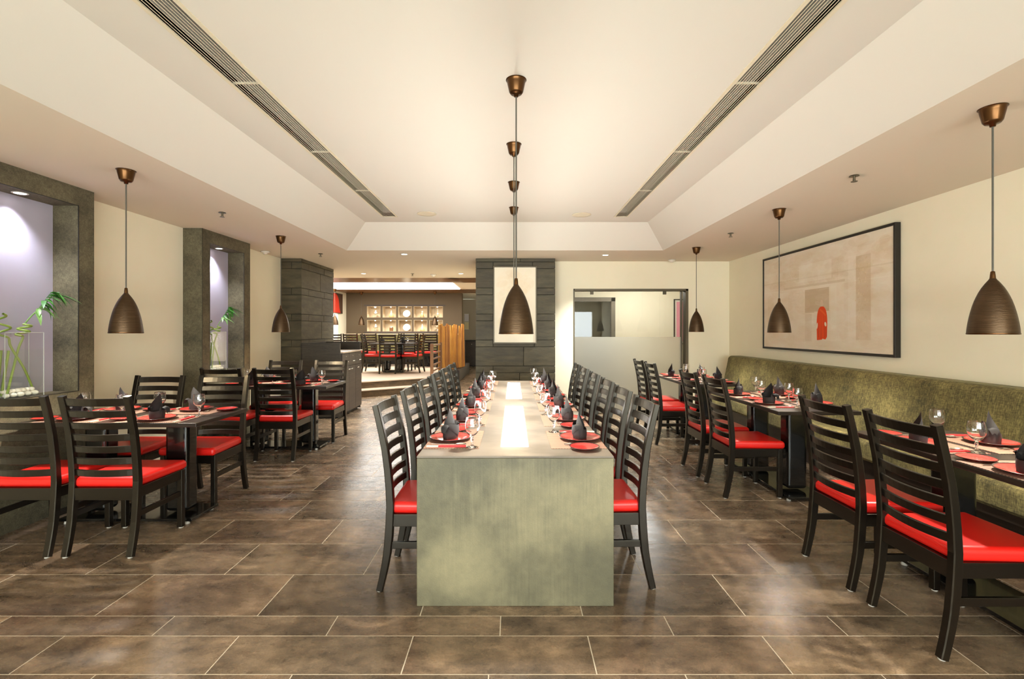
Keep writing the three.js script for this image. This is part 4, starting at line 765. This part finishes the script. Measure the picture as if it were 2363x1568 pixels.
for (const [x, d, l] of [[-3.4, 12.5, 'steps'], [-2.85, 12.5, 'bamboo']]) {
  item('napkin', 'folded_napkin', `black folded napkin on first platform table, toward ${l}`, 'napkin', 'napkins on the platform', [x, PL + TT, -d], 0.4, () => {});
}
item('goblet', 'water_goblet', 'clear glass goblet on the first platform table', 'glass', 'goblets on the platform', [-2.75, PL + TT, -12.55], 0, () => {});
item('goblet', 'water_goblet', 'clear glass goblet on the cream-corner platform table', 'glass', 'goblets on the platform', [-4.55, PL + TT, -14.6], 0, () => {});
{ // railing, kerb, bamboo screen
  const t = thing('wooden_railing', 'brown wooden ladder railing at the platform edge', 'railing', [-1.9, PL, -11.25]);
  obj('post', rspan(-0.035, 0.035, 0, 0.78, -0.035, 0.035, 0.004), M.oak, t);
  obj('post', rspan(-0.0, 0.06, 0, 0.78, -1.23, -1.17, 0.004), M.oak, t);
  for (const y of [0.72, 0.54, 0.4, 0.26, 0.12]) obj('rail', rspan(0.0, 0.03, y, y + 0.035, -1.18, -0.03, 0.003), M.oak, t);
  const k = structGroup('trim_1', 'dark kerb under the bamboo screen'); obj('kerb', rspan(-1.70, -1.45, 0, 0.32, -13.0, -16, 0.006), M.kerb, k);
  const s = thing('bamboo_screen', 'tall yellow bamboo pole screen at the edge of the platform', 'screen', [-1.75, 0.303, -13.4]);
  const r = rngOf(71);
  for (let i = 0; i < 30; i++) {
    const f = i / 29, d = 12.55 + f * 1.75, px = 1013 + f * 58 + (r() - 0.5) * 2, x = (px - VX) * d / F, rad = 0.024 + r() * 0.014, h = 1.14 + r() * 0.13;
    const g = new THREE.CylinderGeometry(rad * 0.9, rad * 1.05, h, 9, 1); g.translate(0, h / 2, 0);
    const nodes = [0.28, 0.58, 0.85].map(q => cyl(rad * 1.1, rad * 1.1, 0.012, 0, h * (q + (r() - 0.5) * 0.1), 0, 9));
    const m = obj('bamboo_pole', [g, ...nodes], M.bamboo[Math.floor(r() * 4)], s); m.position.set(x + 1.75, 0.02, -d + 13.4); m.rotation.set((r() - 0.5) * 0.03, r() * 6, (r() - 0.5) * 0.05 + (f > 0.6 ? 0.03 : 0));
  }
}
{ // cabinet and notices at the end of the corridor
  const t = thing('corridor_cabinet', 'dark cabinet with a drawer at the end of the corridor', 'cabinet', [-1.75, 0, -18.85]);
  obj('body', rspan(-0.1, 0.7, 0.04, 0.99, -0.3, 0.25, 0.005), M.laminate, t); obj('top', rspan(-0.12, 0.72, 0.99, 1.01, -0.32, 0.27, 0.004), M.black, t); obj('plinth', span(-0.08, 0.68, 0, 0.04, -0.28, 0.22), M.black, t);
  const d = obj('drawer', rspan(-0.08, 0.4, 0.76, 0.96, 0.25, 0.265, 0.003), M.laminate, t); obj('knob', cyl(0.012, 0.012, 0.02, 0.15, 0.86, 0.27, 10), M.chrome, d);
  const f = (x0, x1, y0, y1, name, label, col) => { const n = thing(name, label, 'notice', [(x0 + x1) / 2, (y0 + y1) / 2, -19.2]); obj('board', box(x1 - x0, y1 - y0, 0.02, 0, 0, 0.01), std({ color: col, roughness: 0.6 }), n); obj('edge', [box(x1 - x0 + 0.02, 0.012, 0.026, 0, (y1 - y0) / 2, 0.013), box(x1 - x0 + 0.02, 0.012, 0.026, 0, -(y1 - y0) / 2, 0.013)], M.white, n); };
  // the notices hang on the return wall's end
  f(-1.96 + 0.02, -1.77, 1.76, 2.05, 'wall_notice', 'upper white notice on the taupe corridor wall', 0xd9cfd2); f(-1.96 + 0.02, -1.77, 1.44, 1.72, 'wall_notice', 'lower pale notice on the taupe corridor wall', 0xe6d3a6);
}
{ // red picture and daylight window of the rear area
  const t = thing('red_picture', 'red and brown abstract picture above the rear daylight window', 'picture', [-5.55, 2.25, -15.15], R90);
  const art = canvasTex(256, 256, (x, W, H) => { x.fillStyle = '#4a3324'; x.fillRect(0, 0, W, H); x.fillStyle = '#c8321c'; x.beginPath(); x.moveTo(60, 0); x.bezierCurveTo(200, 60, 120, 140, 200, 256); x.lineTo(0, 256); x.lineTo(0, 0); x.fill(); });
  obj('canvas', box(0.8, 0.6, 0.04, 0, 0, 0.02), std({ map: art, roughness: 0.6 }), t); obj('frame', [box(0.82, 0.012, 0.044, 0, 0.306, 0.022), box(0.82, 0.012, 0.044, 0, -0.306, 0.022)], M.frame, t);
  const w = structGroup('window_2', 'daylight window of the rear area'); obj('window_glass', span(-5.548, -5.54, 1.15, 1.9, -14.6, -15.15), std({ color: 0x334433, emissive: new THREE.Color(0.85, 0.95, 0.9), emissiveIntensity: 1.2 }), w);
  obj('window_frame', [span(-5.55, -5.52, 1.1, 1.15, -14.55, -15.2), span(-5.55, -5.52, 1.9, 1.95, -14.55, -15.2), span(-5.55, -5.52, 1.1, 1.95, -15.15, -15.2)], M.white, w);
}
scene.traverse(o => { if (o.isMesh) o.castShadow = o.receiveShadow = true; });
renderer.render(scene, camera);
